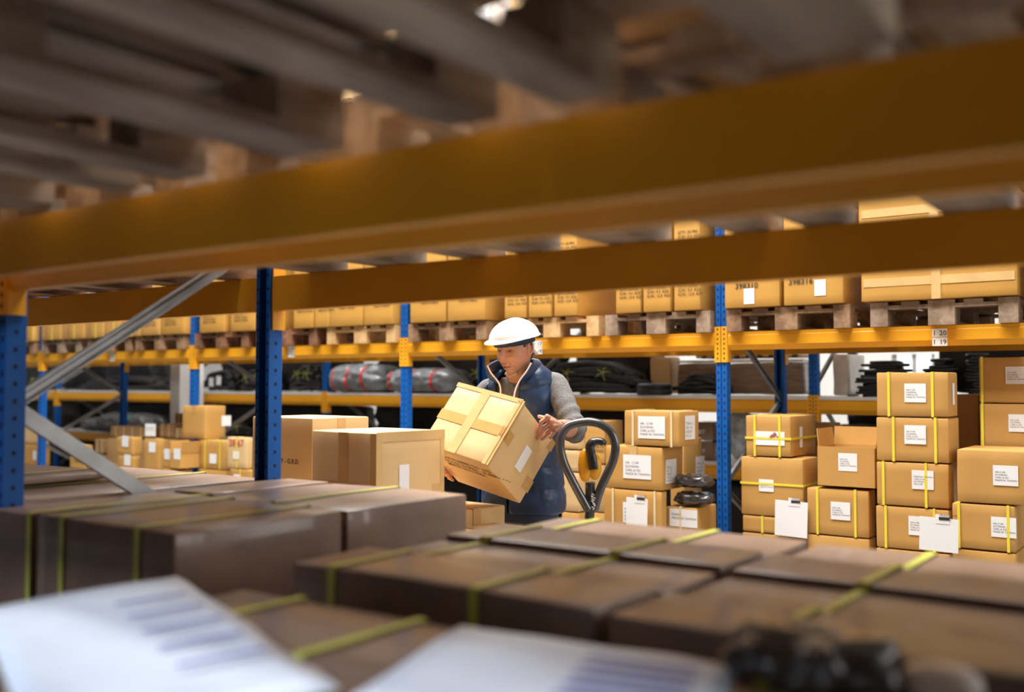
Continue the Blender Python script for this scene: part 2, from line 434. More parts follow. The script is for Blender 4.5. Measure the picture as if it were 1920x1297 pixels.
# third rack (C) behind it, with white shelf boards
XC = -2.72; C0, C1 = 7.92, 9.0
xsC = [XC + 2.8*k for k in range(-5, 3)]
nodesC = [(C0+.05, 1.42, C1-.05, 2.0), (C0+.05, 1.38, C1-.05, .8), (C0+.05, .25, C1-.05, .78)]
rackC = rack('rearmost rack with white shelf boards holding hoses and bundles', xsC, C0, C1, [(1.298, 0.115, True), (0.735, 0.115, True), (2.55, .115, True)], 3.9, nodesC)

# little location labels stuck on the far rack's front beams
beamsB = sorted([c for c in rackB.children if c.name.startswith('load_beam')], key=lambda c: min((v.co.y, v.co.x) for v in c.data.vertices))
def beam_for(x):
    best = None
    for c in rackB.children:
        if c.name.startswith('load_beam'):
            vs = [v.co for v in c.data.vertices]
            if min(v.x for v in vs) <= x <= max(v.x for v in vs) and max(v.y for v in vs) < B0+.06 and abs(max(v.z for v in vs)-ZB) < .02: best = c
    return best
def loc_label(px, py, t1, t2):
    p = at(px, py, B0-.004); bm_ = beam_for(p.x)
    for k, t in enumerate((t1, t2)):
        zc = p.z + (0.026 if k == 0 else -0.026)
        o = MB().box((p.x, B0-.0045, zc), (0.082, 0.0015, 0.048)).build('location_label', M['paper'], bm_)
        o['label'] = 'white location label reading ' + t
        pr = write(t, bm_, (p.x-.034, B0-.006, zc-.015), (1, 0, 0), (0, 0, 1), 0.040, M['ink'], 'label_lettering', bold=.012)
loc_label(1762, 632, 'I  20', 'I  19')
loc_label(1008, 651, 'I  17', 'I  18')
loc_label(546, 659, 'I  14', 'I  13')
loc_label(211, 668, 'I  11', 'I  12')

# ------------------------------------------------------------------ pallets
def make_pallet(mat):
    root = empty('wooden_pallet')
    W, L = 0.8, 1.2
    mb = MB()
    for x, wd in ((-.35, .10), (-.1835, .10), (0, .145), (.1835, .10), (.35, .10)):
        mb.box((x*.93 if abs(x) < .3 and x else x, 0, .133), (wd, L, .022))
    mb.build('top_deck', mat, root)
    for y, wd in ((-.55, .10), (0, .145), (.55, .10)): MB().box((0, y*.9999, .111), (W, wd, .022)).build('cross_board', mat, root)
    for x, wd in ((-.35, .10), (0, .145), (.35, .10)):
        MB().box((x, 0, .011), (wd, L, .022)).build('bottom_runner', mat, root)
        for y in (-.5275, 0, .5275):
            MB().box((x, y, .061), (wd, .145, .078)).build('block', mat, root)
    return root
PROTO = {}
def pallet(x, y, z, label, kind='pallet', rz=0.0, group=None):
    if kind not in PROTO:
        PROTO[kind] = make_pallet(M[kind]); o = PROTO[kind]
    else: o = copy_tree(PROTO[kind])
    o.location = (x, y, z+.001); o.rotation_euler = (0, 0, rz)
    tag(o, label, 'pallet', group); return o

# ------------------------------------------------------------------ cartons
LBL = "NR-C100\nSLOVENIA\nCARL # 352\nMADE IN TAIWAN"
seedc = [0.0]
def carton(label, cx, cy, z0, w_, d_, h_, rz=0.0, mat='kraft', tape=True, straps=(), strapmat='strap', labels=(), texts=(), group=None, rmat=None, name='carton', wob=0.004, tmat='tape', topflap=True, hstraps=()):
    """carton standing at z0; faces: F = front (-y), R = right (+x), T = top. straps: x offsets of loops round front/top/back; hstraps: heights.
    labels: (face, u, v, wid, hei, text); texts: (face, u, v, size, text, mat) with u,v from the face's lower left corner"""
    seedc[0] += 3.17
    root = empty(name, (cx, cy, z0), rz)
    if rmat is not None:
        root.matrix_world = rmat
    tag(root, label, 'carton', group)
    g = 0.0015
    wob = min(wob*.6, .004)
    MB().rbox((w_-2*wob-.003, d_-2*wob-.003, h_-2*wob-.003), 0.007, 5, wob*.9, seedc[0], off=(0, 0, h_/2)).build('carton_body', M[mat], root)
    e = -0.0014
    if tape:
        mb = MB(); tw = 0.052
        mb.box((0, 0, h_+e*.5), (tw, d_+2*e, .0014)); 
        for sy in (-1, 1): mb.box((0, sy*(d_/2+e), h_-.035+e*.5), (tw, .0014, .072))
        mb.build('packing_tape', M[tmat], root)
    for sx in straps:
        mb = MB(); t = .021 if strapmat == 'strap_olive' else .014; yy = d_/2+e+.0008; zz = h_+e+.0008
        mb.box((sx, 0, zz), (t, 2*yy, .0014)); mb.box((sx, 0, .0016), (t, 2*yy-.004, .0012))
        for sy in (-1, 1): mb.box((sx, sy*yy, zz/2+.0008), (t, .0014, zz-.0016))
        mb.build('strap', M[strapmat], root)
    for hz in hstraps:
        mb = MB(); t = .014; yy = d_/2+e+.0014; xx = w_/2+e+.0014
        for sy in (-1, 1): mb.box((0, sy*yy, hz), (2*xx, .0014, t))
        for sx in (-1, 1): mb.box((sx*xx, 0, hz), (.0014, 2*yy, t))
        mb.build('strap', M[strapmat], root)
    def frame(face):
        if face == 'F': return Vector((-w_/2, -d_/2-e, 0)), Vector((1, 0, 0)), Vector((0, 0, 1)), Vector((0, -1, 0))
        if face == 'R': return Vector((w_/2+e, -d_/2, 0)), Vector((0, 1, 0)), Vector((0, 0, 1)), Vector((1, 0, 0))
        if face == 'L': return Vector((-w_/2-e, d_/2, 0)), Vector((0, -1, 0)), Vector((0, 0, 1)), Vector((-1, 0, 0))
        return Vector((-w_/2, -d_/2, h_+e)), Vector((1, 0, 0)), Vector((0, 1, 0)), Vector((0, 0, 1))
    for (face, u, v, lw, lh, txt) in labels:
        o_, ux, vx, nx = frame(face)
        c = o_ + ux*u + vx*v + nx*.0006
        R = Matrix((ux, vx, nx)).transposed()
        lb = MB().box(c, (lw, lh, .0010), R).build('shipping_label', M['paper'], root)
        if txt:
            n_l = txt.count('\n')+1; sz = min(lh*.62/n_l, lw*1.5/max(len(t) for t in txt.split('\n')))
            write(txt, lb, c - ux*lw*.42 + vx*(lh*.12) + nx*.0009, ux, vx, sz, M['ink'])
    for (face, u, v, sz, txt, mt) in texts:
        o_, ux, vx, nx = frame(face)
        write(txt, root, o_ + ux*u + vx*v + nx*.0009, ux, vx, sz, M[mt], bold=.01)
    return root
def cpx(label, x0, x1, yb, yt, D, xs=None, d=0.35, zt=None, zb=None, **k):
    """carton whose front spans photograph columns x0..x1 and rows yt..yb at depth D; xs: column where its right side ends"""
    ym = (yb+yt)/2
    a, b_ = at(x0, ym, D), at(x1, ym, D)
    if zb is None: zb = (at(x0, yb, D).z + at(x1, yb, D).z)/2
    if zt is None: zt = (at(x0, yt, D).z + at(x1, yt, D).z)/2
    if xs is not None:
        r = ray(xs, ym); D2 = b_.x*r.y/r.x; d = max(.08, D2-D)
    rx = k.pop('rz', 0)
    return carton(label, (a.x+b_.x)/2, D+d/2, zb, b_.x-a.x, d, zt-zb, rx, **k), ((a.x+b_.x)/2, b_.x-a.x, zb, zt, d)

# ---- pallets on the far rack's beams, left to right, each with its cartons
GP = 'pallets lying on the front beam of the rack across the aisle'
yB = 6.09+.6
GWT = "Q'TY: 50 PRS\nG.W.: 9.3  KGS\nN.W.: 12.4  KGS"
bays = [  # x centre, pallet kind, front cartons [(x0,x1)...] offsets, tier height, text, label bits
    (-13.44, 'pallet_dark'), (-12.5, 'pallet'), (-11.58, 'pallet'), (-10.62, 'pallet_grey'), (-9.68, 'pallet'), (-8.80, 'pallet'),
    (-7.82, 'pallet_dark'), (-6.9, 'pallet_dark'), (-5.975, 'pallet_light'), (-5.03, 'pallet'), (-4.03, 'pallet_light'), (-3.175, 'pallet_grey'), (-2.26, 'pallet'), (-1.34, 'pallet_grey'), (-.42, 'pallet')]
plab = ['dim wooden pallet on the far rack, leftmost in view beyond the near post',
 'wooden pallet on the far rack, second from the left end of the view',
 'worn pallet beneath the cartons just right of the near left post',
 'grey weathered pallet under the yellow-strapped bales on the far rack',
 'pallet half hidden by the long diagonal brace on the far rack',
 'worn pallet left of the third far-rack post, with a white tag under its cartons',
 'reddish dark pallet just right of the post that crosses the white column',
 'reddish dark pallet partly behind the blue near post, left of the pale one',
 'pale fresh pine pallet above the two grey bundles',
 'brown pallet just left of the white helmet, under two printed cartons',
 'pale yellow pine pallet right behind the white helmet',
 'greyish pallet under three equal cartons, right of the helmet',
 'wooden pallet under the two cartons numbered 398310 and 398316',
 'dark grey pallet under the long flat cartons at the right',
 'pallet at the right end of the far rack, beyond the long cartons']
for (x, k), lb in zip(bays, plab): pallet(x, yB, ZB, lb, k, group=GP)
ZP = ZB + .147
FD = 6.06
def fx(px, y=600): return at(px, y, FD).x
def bc(label, x0, x1, z0, h, d=.55, **k):
    k.setdefault('mat', 'kraft_yellow')
    return carton(label, (x0+x1)/2, FD+d/2, z0, x1-x0-.006, d, h, wob=.003, group=k.pop('group', 'cartons stacked on the far rack pallets'), **k)
# numbered pair + tiers above
T3 = "398310"; T4 = "398316"
h = .315
a0, a1, a2, a3 = -2.665, -2.285, -2.27, -1.885
bc('tan carton with the handwritten number 398310 and a white label', a0, a1, ZP, h, texts=[('F', .075, .127, .052, T3, 'ink')], labels=[('F', .17, .075, .07, .10, '')], tape=False, d=.75)
bc('tan carton with the handwritten number 398316 and a white label', a2, a3, ZP, h, texts=[('F', .035, .134, .052, T4, 'ink')], labels=[('F', .235, .105, .07, .10, '')], tape=False, d=.75)
for k in (1, 2):
    bc(['', 'plain carton resting on the one numbered 398310', 'upper carton two above the one numbered 398310'][k], a0, a1, ZP+h*k, h, tape=False)
    bc(['', 'plain carton resting on the one numbered 398316', 'upper carton two above the one numbered 398316'][k], a2, a3, ZP+h*k, h, tape=False)
# long flat cartons
l0, l1 = -1.79, -.93
hh = .208
nm = ['lowest of the long flat taped cartons at the right of the far rack', 'second long flat carton from the bottom, just hidden by the near beam', 'third long flat carton up, showing above the near beam', 'fourth long flat carton up, with small sideways print', 'fifth long flat carton at the top of the right pile']
for k in range(5):
    dx = [.0, .03, -.01, .05, 0][k]
    c_ = bc(nm[k], l0+dx, l1+dx*.3, ZP+hh*k, hh, tape=False, d=.7, texts=[('F', .42, .05, .035, "998\n998", 'ink_brown')] if k == 3 else ())
    mb = MB(); mb.box((0, -.35+.0018, hh*.55), (l1-l0-.04, .0014, .050)); mb.box((0, -.35+.0010, hh*.5), (.05, .0014, hh*.96)); mb.build('packing_tape', M['tape_pale'], c_)
# three cartons right of the helmet
def three(pxs, z0, tiers, words, d=.5, txt=GWT):
    for t in range(tiers):
        for i, (p, q) in enumerate(pxs):
            nmz = words[i] if t == 0 else (['', 'second-tier ', 'top-tier '][t] + words[i].split(',')[0])
            bc(nmz, fx(p), fx(q), z0+.36*t, .36, d=d, tape=(t == 0), tmat='tape_pale', texts=[('F', .035, .160, .026, txt, 'ink')])
three([(1153, 1202), (1204, 1258), (1262, 1314)], ZP, 3, ['left carton of the three between helmet and post', 'middle carton of the three between helmet and post', 'right carton of the three between helmet and post'], d=.9)
three([(944, 987), (989, 1034), (1037, 1083)], ZP, 3, ['carton just above the helmet crown, left of its row', 'narrow carton above the helmet, middle of its row', 'carton above and right of the helmet, with printed right side'], d=1.1)
for i, (p, q) in enumerate([(767.5, 836), (837.5, 910)]):
    for t in range(2):
        w0 = ['left printed carton on the brown pallet left of the helmet', 'right printed carton on the brown pallet left of the helmet'][i]
        bc(w0 if t == 0 else 'carton on top of the ' + w0.replace(' on the brown pallet left of the helmet', ' one left of the helmet'), fx(p), fx(q), ZP+.42*t, .42, d=.9, tape=False,
           texts=[('F', .12, .150, .036, 'NO.4 10KG', 'ink')] if t == 0 else [('F', .1, .25, .032, 'NO.4 10KG', 'ink_brown')])
for i, (p, q) in enumerate([(617, 680), (680.5, 737)]):
    for t in range(2):
        w0 = ['left carton on the pale pine pallet above the grey bundles', 'right carton on the pale pine pallet above the grey bundles'][i]
        bc(w0 if t == 0 else 'second-tier ' + w0, fx(p), fx(q), ZP+.42*t, .42, d=.9, tape=False, texts=[('F', .12, .150, .036, 'NO.4 10KG', 'ink')])
TX = "C/NO. : 42\nCOLOR: WHITE\nMADE IN CHINA"
more = [((549, 587), 'carton just right of the near blue post on the reddish pallet', 'F'), ((588, 618), 'narrow carton touching the pale pallet load on its left', 'F'),
        ((373, 420), 'printed carton right of the post crossing the white column', 'F'), ((431, 478), 'printed carton with wavy right edge near the blue near post', 'F'), ((480, 520), 'carton hidden halfway behind the blue near post', 'F'),
        ((301, 344.5), 'squarish printed carton left of the third far post', 'F'), ((264, 299), 'brown carton in shade with side print left of the squarish one', 'F'), ]
for (p, q), w0, f_ in more:
    for t in range(2):
        bc(w0 if t == 0 else 'upper ' + w0, fx(p), fx(q), ZP+.42*t, .42, d=.6, tape=False, mat='kraft_yellow' if 'brown' not in w0 else 'kraft', texts=[('F', .06, .15 if p < 480 else .20, .026, TX if t == 0 else 'MADE IN CHINA', 'ink')])
for i, ((p, q), w0) in enumerate([((227, 262), 'strapped paper bale behind the upper end of the long brace'), ((196, 226), 'bale behind the middle of the long brace on the far rack'), ((160, 195), 'bulging strapped bale with vertical print, left of the brace'), ((117, 158), 'bulging film-wrapped bale second from the near left post'), ((77, 115), 'bulging bale with vertical print nearest the far-left far post'), ((46, 62), 'plain carton between the near left post and the leftmost far post')]):
    s_ = bc(w0, fx(p), fx(q), ZP, .40, d=.5, tape=False, straps=((fx(q)-fx(p))*.5-(fx(q)-fx(p))/2 + .02,) if i < 5 else (.08,), mat='kraft', group='strapped bales on the left of the far rack')
    if 1 < i < 5:
        write("ITEM GLOVE NO.12", s_, (-.07, -.2545, .03), (0, 0, 1), (-1, 0, 0), .05, M['ink_brown'])
for i, x in enumerate((-12.3, -13.4)):
    carton(['dim carton pair beyond the near left post', 'dim carton furthest left on the far rack'][i], x, 6.4, ZP, .7, .5, .5, mat='kraft', tape=False)
carton('carton at the right end of the far rack, past the long flat ones', -.5, 6.5, ZP, .7, .8, .6, mat='kraft_yellow')
# white cartons on the far rack's top level (seen through the gap overhead)
for i in range(9):
    x = [-7.85, -6.95, -6.03, -5.03, -4.13, -3.2, -2.25, -1.35, -.45][i]
    carton(['pale carton on the top level of the far rack, number ' + n_ + ' from left' for n_ in ('one', 'two', 'three', 'four', 'five', 'six', 'seven', 'eight', 'nine')][i], x+.03, yB-.15, 3.75+.147, .70, .8, .62 + .12*(i % 2), mat='paper' if i % 2 else 'kraft_pale', tape=False, texts=[('F', .1, .3, .12, 'OK', 'ink_red')] if False else ())
    if True: pallet(x+.03, yB, 3.75, 'pallet high on the top level of the far rack under one pale carton', 'pallet', group='pallets on the top level of the far rack')

# ------------------------------------------------------------------ near rack: pallets overhead with their loads, seen from below
GA = 'pallets overhead on the near rack'
xa = [(-.46, 'pallet_part_lightened'), (-1.35, 'pallet_lightened'), (-2.26, 'pallet_part_lightened'), (-3.43, 'pallet'), (-4.3, 'pallet_dark'), (-5.15, 'pallet_grey')]
la = ['pallet overhead on the near rack above the right end of its rear beam', 'pallet overhead on the near rack behind the beams, above the helmet', 'pallet overhead on the near rack just right of the blue post', 'pallet overhead beyond the blue near post, above the long brace', 'pallet overhead at the left, second beyond the blue near post', 'pallet overhead at the far left of the near rack']
for (x, k), lb in zip(xa, la): pallet(x, 1.945, ZA, lb, k, group=GA)
x0a = [(-.38, 'pallet_lightened'), (-1.29, 'pallet_part_lightened'), (-2.2, 'pallet_lightened'), (-3.56, 'pallet_part_lightened')]
l0a = ['blurred weathered pallet directly overhead at the right', 'blurred pallet directly overhead in the middle, left of the bright gap', 'blurred weathered pallet overhead at the upper left', 'dark blurred pallet overhead at the far left edge']
for (x, k), lb in zip(x0a, l0a): pallet(x, .60, ZA+.006, lb, k, group='blurred pallets directly overhead')
for i, (x, k) in enumerate(xa):
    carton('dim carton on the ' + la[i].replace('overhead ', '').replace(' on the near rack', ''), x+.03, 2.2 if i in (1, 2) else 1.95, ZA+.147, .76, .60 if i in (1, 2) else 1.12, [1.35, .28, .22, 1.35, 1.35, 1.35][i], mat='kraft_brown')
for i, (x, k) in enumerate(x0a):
    carton('shadowed carton on the ' + l0a[i].replace('blurred ', '').replace('overhead ', ''), x, .62, ZA+.153, .908 if i < 3 else .7, 1.08, 1.3, mat='film_carton', hstraps=(), straps=(.2, -.2), strapmat='strap_olive', tape=False)  # loads widened to block light leaking between them on to the beam

# lower level loads of the near racks: pallets on the lower beams
for i, (x, k, lb) in enumerate([(-2.38, 'pallet', 'pallet low in the near rack under the left carton block'), (-1.25, 'pallet_dark', 'pallet low in the near rack under the middle cartons'), (-.40, 'pallet', 'pallet low in the near rack under the right cartons')]):
    pallet(x, 1.945, .36, lb, k, group='pallets on the lower beams of the near rack')
for i, (x, lb) in enumerate([(-1.35, 'lower pallet nearest the camera under the papers'), (-.44, 'lower pallet nearest the camera under the black bag')]):
    pallet(x, .70, .36, lb, 'pallet', group='lower pallets nearest the camera')
ZL = .36+.147
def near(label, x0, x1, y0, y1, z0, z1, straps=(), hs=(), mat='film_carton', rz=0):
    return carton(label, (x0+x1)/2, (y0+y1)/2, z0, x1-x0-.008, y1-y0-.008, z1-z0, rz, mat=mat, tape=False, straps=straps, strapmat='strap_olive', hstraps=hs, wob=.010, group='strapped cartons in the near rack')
# left block
LX = -1.985
sB = atx(650, 955, LX).y
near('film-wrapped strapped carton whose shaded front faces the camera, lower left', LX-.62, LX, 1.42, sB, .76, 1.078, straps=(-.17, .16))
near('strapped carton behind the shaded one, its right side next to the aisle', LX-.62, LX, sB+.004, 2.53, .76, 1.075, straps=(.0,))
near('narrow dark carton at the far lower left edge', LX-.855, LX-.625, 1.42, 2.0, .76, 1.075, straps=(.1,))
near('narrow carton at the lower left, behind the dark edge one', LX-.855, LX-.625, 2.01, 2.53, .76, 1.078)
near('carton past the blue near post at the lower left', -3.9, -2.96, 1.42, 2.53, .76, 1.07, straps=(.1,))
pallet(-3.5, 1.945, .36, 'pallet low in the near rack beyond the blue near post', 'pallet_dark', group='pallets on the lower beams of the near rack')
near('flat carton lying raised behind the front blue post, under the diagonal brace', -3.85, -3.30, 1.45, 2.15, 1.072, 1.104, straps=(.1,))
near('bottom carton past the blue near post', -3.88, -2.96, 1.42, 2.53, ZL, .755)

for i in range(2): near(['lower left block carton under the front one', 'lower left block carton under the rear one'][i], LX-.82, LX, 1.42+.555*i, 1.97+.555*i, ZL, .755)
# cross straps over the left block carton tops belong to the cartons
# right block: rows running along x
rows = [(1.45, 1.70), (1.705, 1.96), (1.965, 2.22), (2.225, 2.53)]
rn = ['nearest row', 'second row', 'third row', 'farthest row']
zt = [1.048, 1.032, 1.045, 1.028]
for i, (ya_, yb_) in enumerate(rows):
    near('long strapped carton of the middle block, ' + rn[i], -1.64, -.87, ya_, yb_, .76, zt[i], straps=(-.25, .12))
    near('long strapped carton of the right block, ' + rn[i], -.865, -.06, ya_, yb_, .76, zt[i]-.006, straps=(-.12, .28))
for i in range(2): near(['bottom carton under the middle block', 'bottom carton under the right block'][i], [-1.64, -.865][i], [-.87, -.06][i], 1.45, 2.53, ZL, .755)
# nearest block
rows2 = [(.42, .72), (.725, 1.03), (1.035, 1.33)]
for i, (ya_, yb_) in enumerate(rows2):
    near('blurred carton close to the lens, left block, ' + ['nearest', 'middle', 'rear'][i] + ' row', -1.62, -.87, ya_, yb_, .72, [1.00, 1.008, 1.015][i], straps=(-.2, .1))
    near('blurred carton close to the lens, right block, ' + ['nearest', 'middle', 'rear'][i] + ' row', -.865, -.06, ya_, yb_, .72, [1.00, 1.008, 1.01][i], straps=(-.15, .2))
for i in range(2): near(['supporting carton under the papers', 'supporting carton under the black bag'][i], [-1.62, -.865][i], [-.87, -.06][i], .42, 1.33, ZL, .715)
# white papers lying on the nearest cartons
def sheet(label, pix, z, mat='paper_blue', lines=True):
    P = [atz(x, y, z) for x, y in pix]
    c = sum(P, Vector())/len(P)
    root = empty('paper_sheet', c); tag(root, label, 'paper', 'papers on the nearest cartons')
    A, B_, Cc, Dd = P; n_ = 10; mb = MB(); vs = []
    for i in range(n_+1):
        for j in range(n_+1):
            u, v = i/n_, j/n_
            q = (A*(1-u)+B_*u)*(1-v) + (Dd*(1-u)+Cc*u)*v - c
            q.z += .004 + .006*noise.noise(q*6) + .004
            vs.append(q)
    fs = [(i*(n_+1)+j, (i+1)*(n_+1)+j, (i+1)*(n_+1)+j+1, i*(n_+1)+j+1) for i in range(n_) for j in range(n_)]
    mb.add(vs, fs, 0, True)
    o = mb.build('sheet', M[mat], root); sm = o.modifiers.new('thick', 'SOLIDIFY'); sm.thickness = .0025; sm.offset = 1
    if lines:
        for k in range(5):
            mb = MB(); v = .25+.13*k
            a_ = A.lerp(Dd, v).lerp(B_.lerp(Cc, v), .55) - c; b_ = A.lerp(Dd, v).lerp(B_.lerp(Cc, v), .9) - c
            mb.box((a_+b_)/2 + Vector((0, 0, .018)), ((b_-a_).length, .010, .0012), Matrix.Rotation(math.atan2((b_-a_).y, (b_-a_).x), 3, 'Z'))
            mb.build('printed_line', M['ink_blue'], root)
    return root
sheet('big blurred bluish white sheet in the lower left corner', [(-40, 1150), (330, 1085), (640, 1300), (60, 1420)], 1.02)
sheet('blurred white printed sheet at the bottom centre', [(865, 1180), (1385, 1262), (1330, 1400), (640, 1330)], 1.02)
# black bag, lower right
def lump(c, r, amp, fr, mat, name, parent=None, seg=40, ring=24, seed=0.0, pw_=2.6, rot=None):
    def fn(q, v):
        e = (abs(v.x)**pw_+abs(v.y)**pw_+abs(v.z)**pw_)**(-1/pw_)
        q = Vector((v.x*e*r[0], v.y*e*r[1], v.z*e*r[2]))
        nn = noise.noise(q*fr + Vector((seed, seed, 0))) + .5*noise.noise(q*fr*2.3 + Vector((seed, 0, seed)))
        q = q*(1 + amp*nn)
        return q
    return MB().ball((0, 0, 0), r, seg, ring, fn=fn, rot=rot).build(name, mat, parent, c)
p = atz(1560, 1262, 1.01)
bag = lump((p.x, p.y-.10, 1.058), (.11, .08, .034), .30, 24, M['blackbag'], 'plastic_bag'); tag(bag, 'crumpled glossy black bag in the lower right foreground', 'bag')
p = atz(1800, 1290, 1.0)
bag2 = lump((p.x, p.y-.14, 1.042), (.05, .04, .022), .3, 9, M['whitefilm'], 'film_scrap'); tag(bag2, 'pale scrap of stretch film in the lower right corner', 'plastic film')

# ------------------------------------------------------------------ cartons standing on the floor, right part of the view
columns = []
def stack(items, D, group=None):
    """items bottom to top: (label, x0, x1, yb, yt, xs, kwargs). The pile below the lowest one is filled down to the floor."""
    low = None
    prev = None
    for it in items:
        lab, x0, x1, yb, yt, xs, kw = it
        zb = None
        if prev is not None: zb = prev+.001
        kw = dict(kw)
        dd = kw.pop('D', D)
        o, inf = cpx(lab, x0, x1, yb, yt, dd, xs, zb=zb, group=group, **kw)
        if low is None: low = (inf, lab, dd)
        prev = inf[3]
    (cx, w_, zb, zt_, d), lab, dd = low
    n_ = max(1, round(zb/.36)) if zb > .06 else 0
    for k in range(n_):
        carton(['bottom', 'second', 'third'][k] + ' carton under the ' + ' '.join(lab.split()[:9]), cx, dd+d/2, zb*k/n_, w_, d, zb/n_-.0015, tape=False, wob=.002)
ST = 'tall stack of strapped cartons at the right'
std = dict(straps=(-.13, .12), tape=False)
stack([('bottom visible carton of the tall strapped stack, behind a hanging white sheet', 1641, 1780, 1032, 951, 1800, dict(straps=(-.14, .12), tape=False, labels=[('F', .24, .14, .115, .105, LBL)])),
       ('third carton down in the tall strapped stack, label touching the right strap', 1642, 1780, 951, 867, 1790, dict(straps=(-.155, .075), tape=False, labels=[('F', .255, .155, .115, .105, "MADE IN TAIWAN\nCARL # 352\nSLOVENIA\nNR-C100")])),
       ('second carton down in the tall strapped stack, slightly wider than the top one', 1642, 1780, 867, 782, 1800, dict(straps=(-.10, .125), tape=False, labels=[('F', .215, .155, .115, .105, LBL)])),
       ('top carton of the tall strapped stack under the I 20 label', 1642, 1779, 782, 697, 1797, dict(straps=(-.125, .11), tape=False, labels=[('F', .215, .135, .115, .105, LBL), ('R', .12, .13, .05, .12, '')]))], 5.85)
stack([('strapped carton at the bottom right with a square white label', 1784, 1905, 1032, 945, None, dict(d=.4, straps=(-.12, .12), tape=False, labels=[('F', .255, .13, .12, .105, LBL)])),
       ('unstrapped carton standing on the bottom right strapped one', 1793, 1925, 944, 843, None, dict(d=.45, tape=False, labels=[('F', .24, .155, .12, .105, LBL)]))], 5.75)
stack([('shaded strapped carton behind the right cartons, lower of two', 1836, 1935, 845, 756, None, dict(d=.4, straps=(-.12,), tape=False, labels=[('F', .21, .16, .11, .10, LBL)])),
       ('shaded strapped carton behind the right cartons, upper of two', 1834, 1935, 754, 668, None, dict(d=.4, straps=(-.12,), tape=False, labels=[('F', .2, .16, .11, .10, LBL)]))], 6.3)
cpx('shaded brown carton in the gap between the tall stack and the right cartons', 1780, 1836, 845, 738, 6.55, None, d=.3, mat='kraft_brown', tape=False, zb=0.0)
# left sub-stacks
stack([('lowest strapped carton left of the first hanging sheet', 1391, 1480, 1000, 968, 1515, dict(straps=(-.02,), tape=False)),
       ('big carton with one level yellow strap and a small label', 1388, 1506, 966, 857, 1535, dict(hstraps=(.20,), tape=False, labels=[('F', .17, .19, .095, .075, "NR-C100\nCARL # 352\nMADE IN TAIWAN")])),
       ('strapped carton with a torn white address label and red mark', 1397, 1483, 857, 778, 1531, dict(straps=(-.085, .075), hstraps=(.115,), labels=[('F', .155, .115, .20, .085, ''), ('R', .18, .12, .05, .13, '')], tape=False))], 5.95)
for c_ in COL.objects:
    if c_.get('label', '').startswith('strapped carton with a torn white'):
        w2 = [k_.dimensions for k_ in c_.children if k_.name.startswith('carton_body')][0]
        bx = [v.co for v in [k_ for k_ in c_.children if k_.name.startswith('shipping_label')][0].data.vertices]
        x1_, y0_, z1_ = max(v.x for v in bx), min(v.y for v in bx), max(v.z for v in bx)
        sq = [(x1_-.075+.012*math.cos(t*.7)*(1+t*.12), y0_-.0016, z1_-.026+.011*math.sin(t*.9)) for t in range(12)]
        MB().tube(sq, .0022, 6).build('red_mark', M['ink_red'], c_)
        MB().tube([(x1_-.070, y0_-.0016, z1_-.010), (x1_-.062, y0_-.0016, z1_-.006), (x1_-.054, y0_-.0016, z1_-.014)], .0022, 6).build('blue_mark', M['ink_blue'], c_)
        MB().tube([(x1_-.048, y0_-.0016, z1_-.026), (x1_-.040, y0_-.0016, z1_-.033)], .0025, 6).build('blue_mark', M['ink_blue'], c_)
# open carton next to the tall stack
stack([('strapped carton with a square label under the open-topped carton', 1512, 1630, 1005, 916, 1643, dict(straps=(-.12, .105), labels=[('F', .205, .15, .115, .105, LBL)], tape=False))], 5.95)
def open_carton(label, x0, x1, yb, yt, D, d, flap_h, mat='kraft', labels=()):
    a, b_ = at(x0, (yb+yt)/2, D), at(x1, (yb+yt)/2, D); zb = at((x0+x1)/2, yb, D).z; zt = at((x0+x1)/2, yt, D).z
    w_ = b_.x-a.x; h_ = zt-zb
    root = empty('open_carton', ((a.x+b_.x)/2, D+d/2, zb)); tag(root, label, 'carton')
    t = .006; mb = MB()
    mb.box((0, 0, t/2), (w_, d, t))
    mb.box((0, -d/2+t/2, h_/2), (w_, t, h_)); mb.box((0, d/2-t/2, h_/2), (w_, t, h_))
    mb.box((-w_/2+t/2, 0, h_/2), (t, d-2*t, h_)); mb.box((w_/2-t/2, 0, h_/2), (t, d-2*t, h_))
    mb.build('carton_body', M[mat], root)
    fl = MB().box((0, d/2+.01, h_+flap_h/2), (w_*.98, t, flap_h), Matrix.Rotation(-.12, 3, 'X')).build('flap', M[mat], root)
    MB().box((-w_/2+.0, 0, h_+.05), (t, d*.95, .11), Matrix.Rotation(-.10, 3, 'Y')).build('flap', M[mat], root)
    MB().box((w_/2+.012, 0, h_+.045), (t, d*.95, .11), Matrix.Rotation(.2, 3, 'Y')).build('flap', M[mat], root)
    for (u, v, lw, lh, txt) in labels:
        lb = MB().box((-w_/2+u, -d/2-.001, v), (lw, .001, lh)).build('shipping_label', M['paper'], root)
        write(txt, lb, (-w_/2+u-lw*.42, -d/2-.0019, v+lh*.12), (1, 0, 0), (0, 0, 1), lw*.105, M['ink'])
    return root
open_carton('open-topped carton with raised flaps beside the tall strapped stack', 1533, 1640, 914, 838, 5.95, .30, .11, labels=[(.18, .15, .11, .105, LBL)])
cpx('drab carton behind the open-topped one, in shade', 1470, 1560, 850, 777, 6.6, None, d=.2, mat='kraft_brown', tape=False, zb=0.002, zt=1.17)
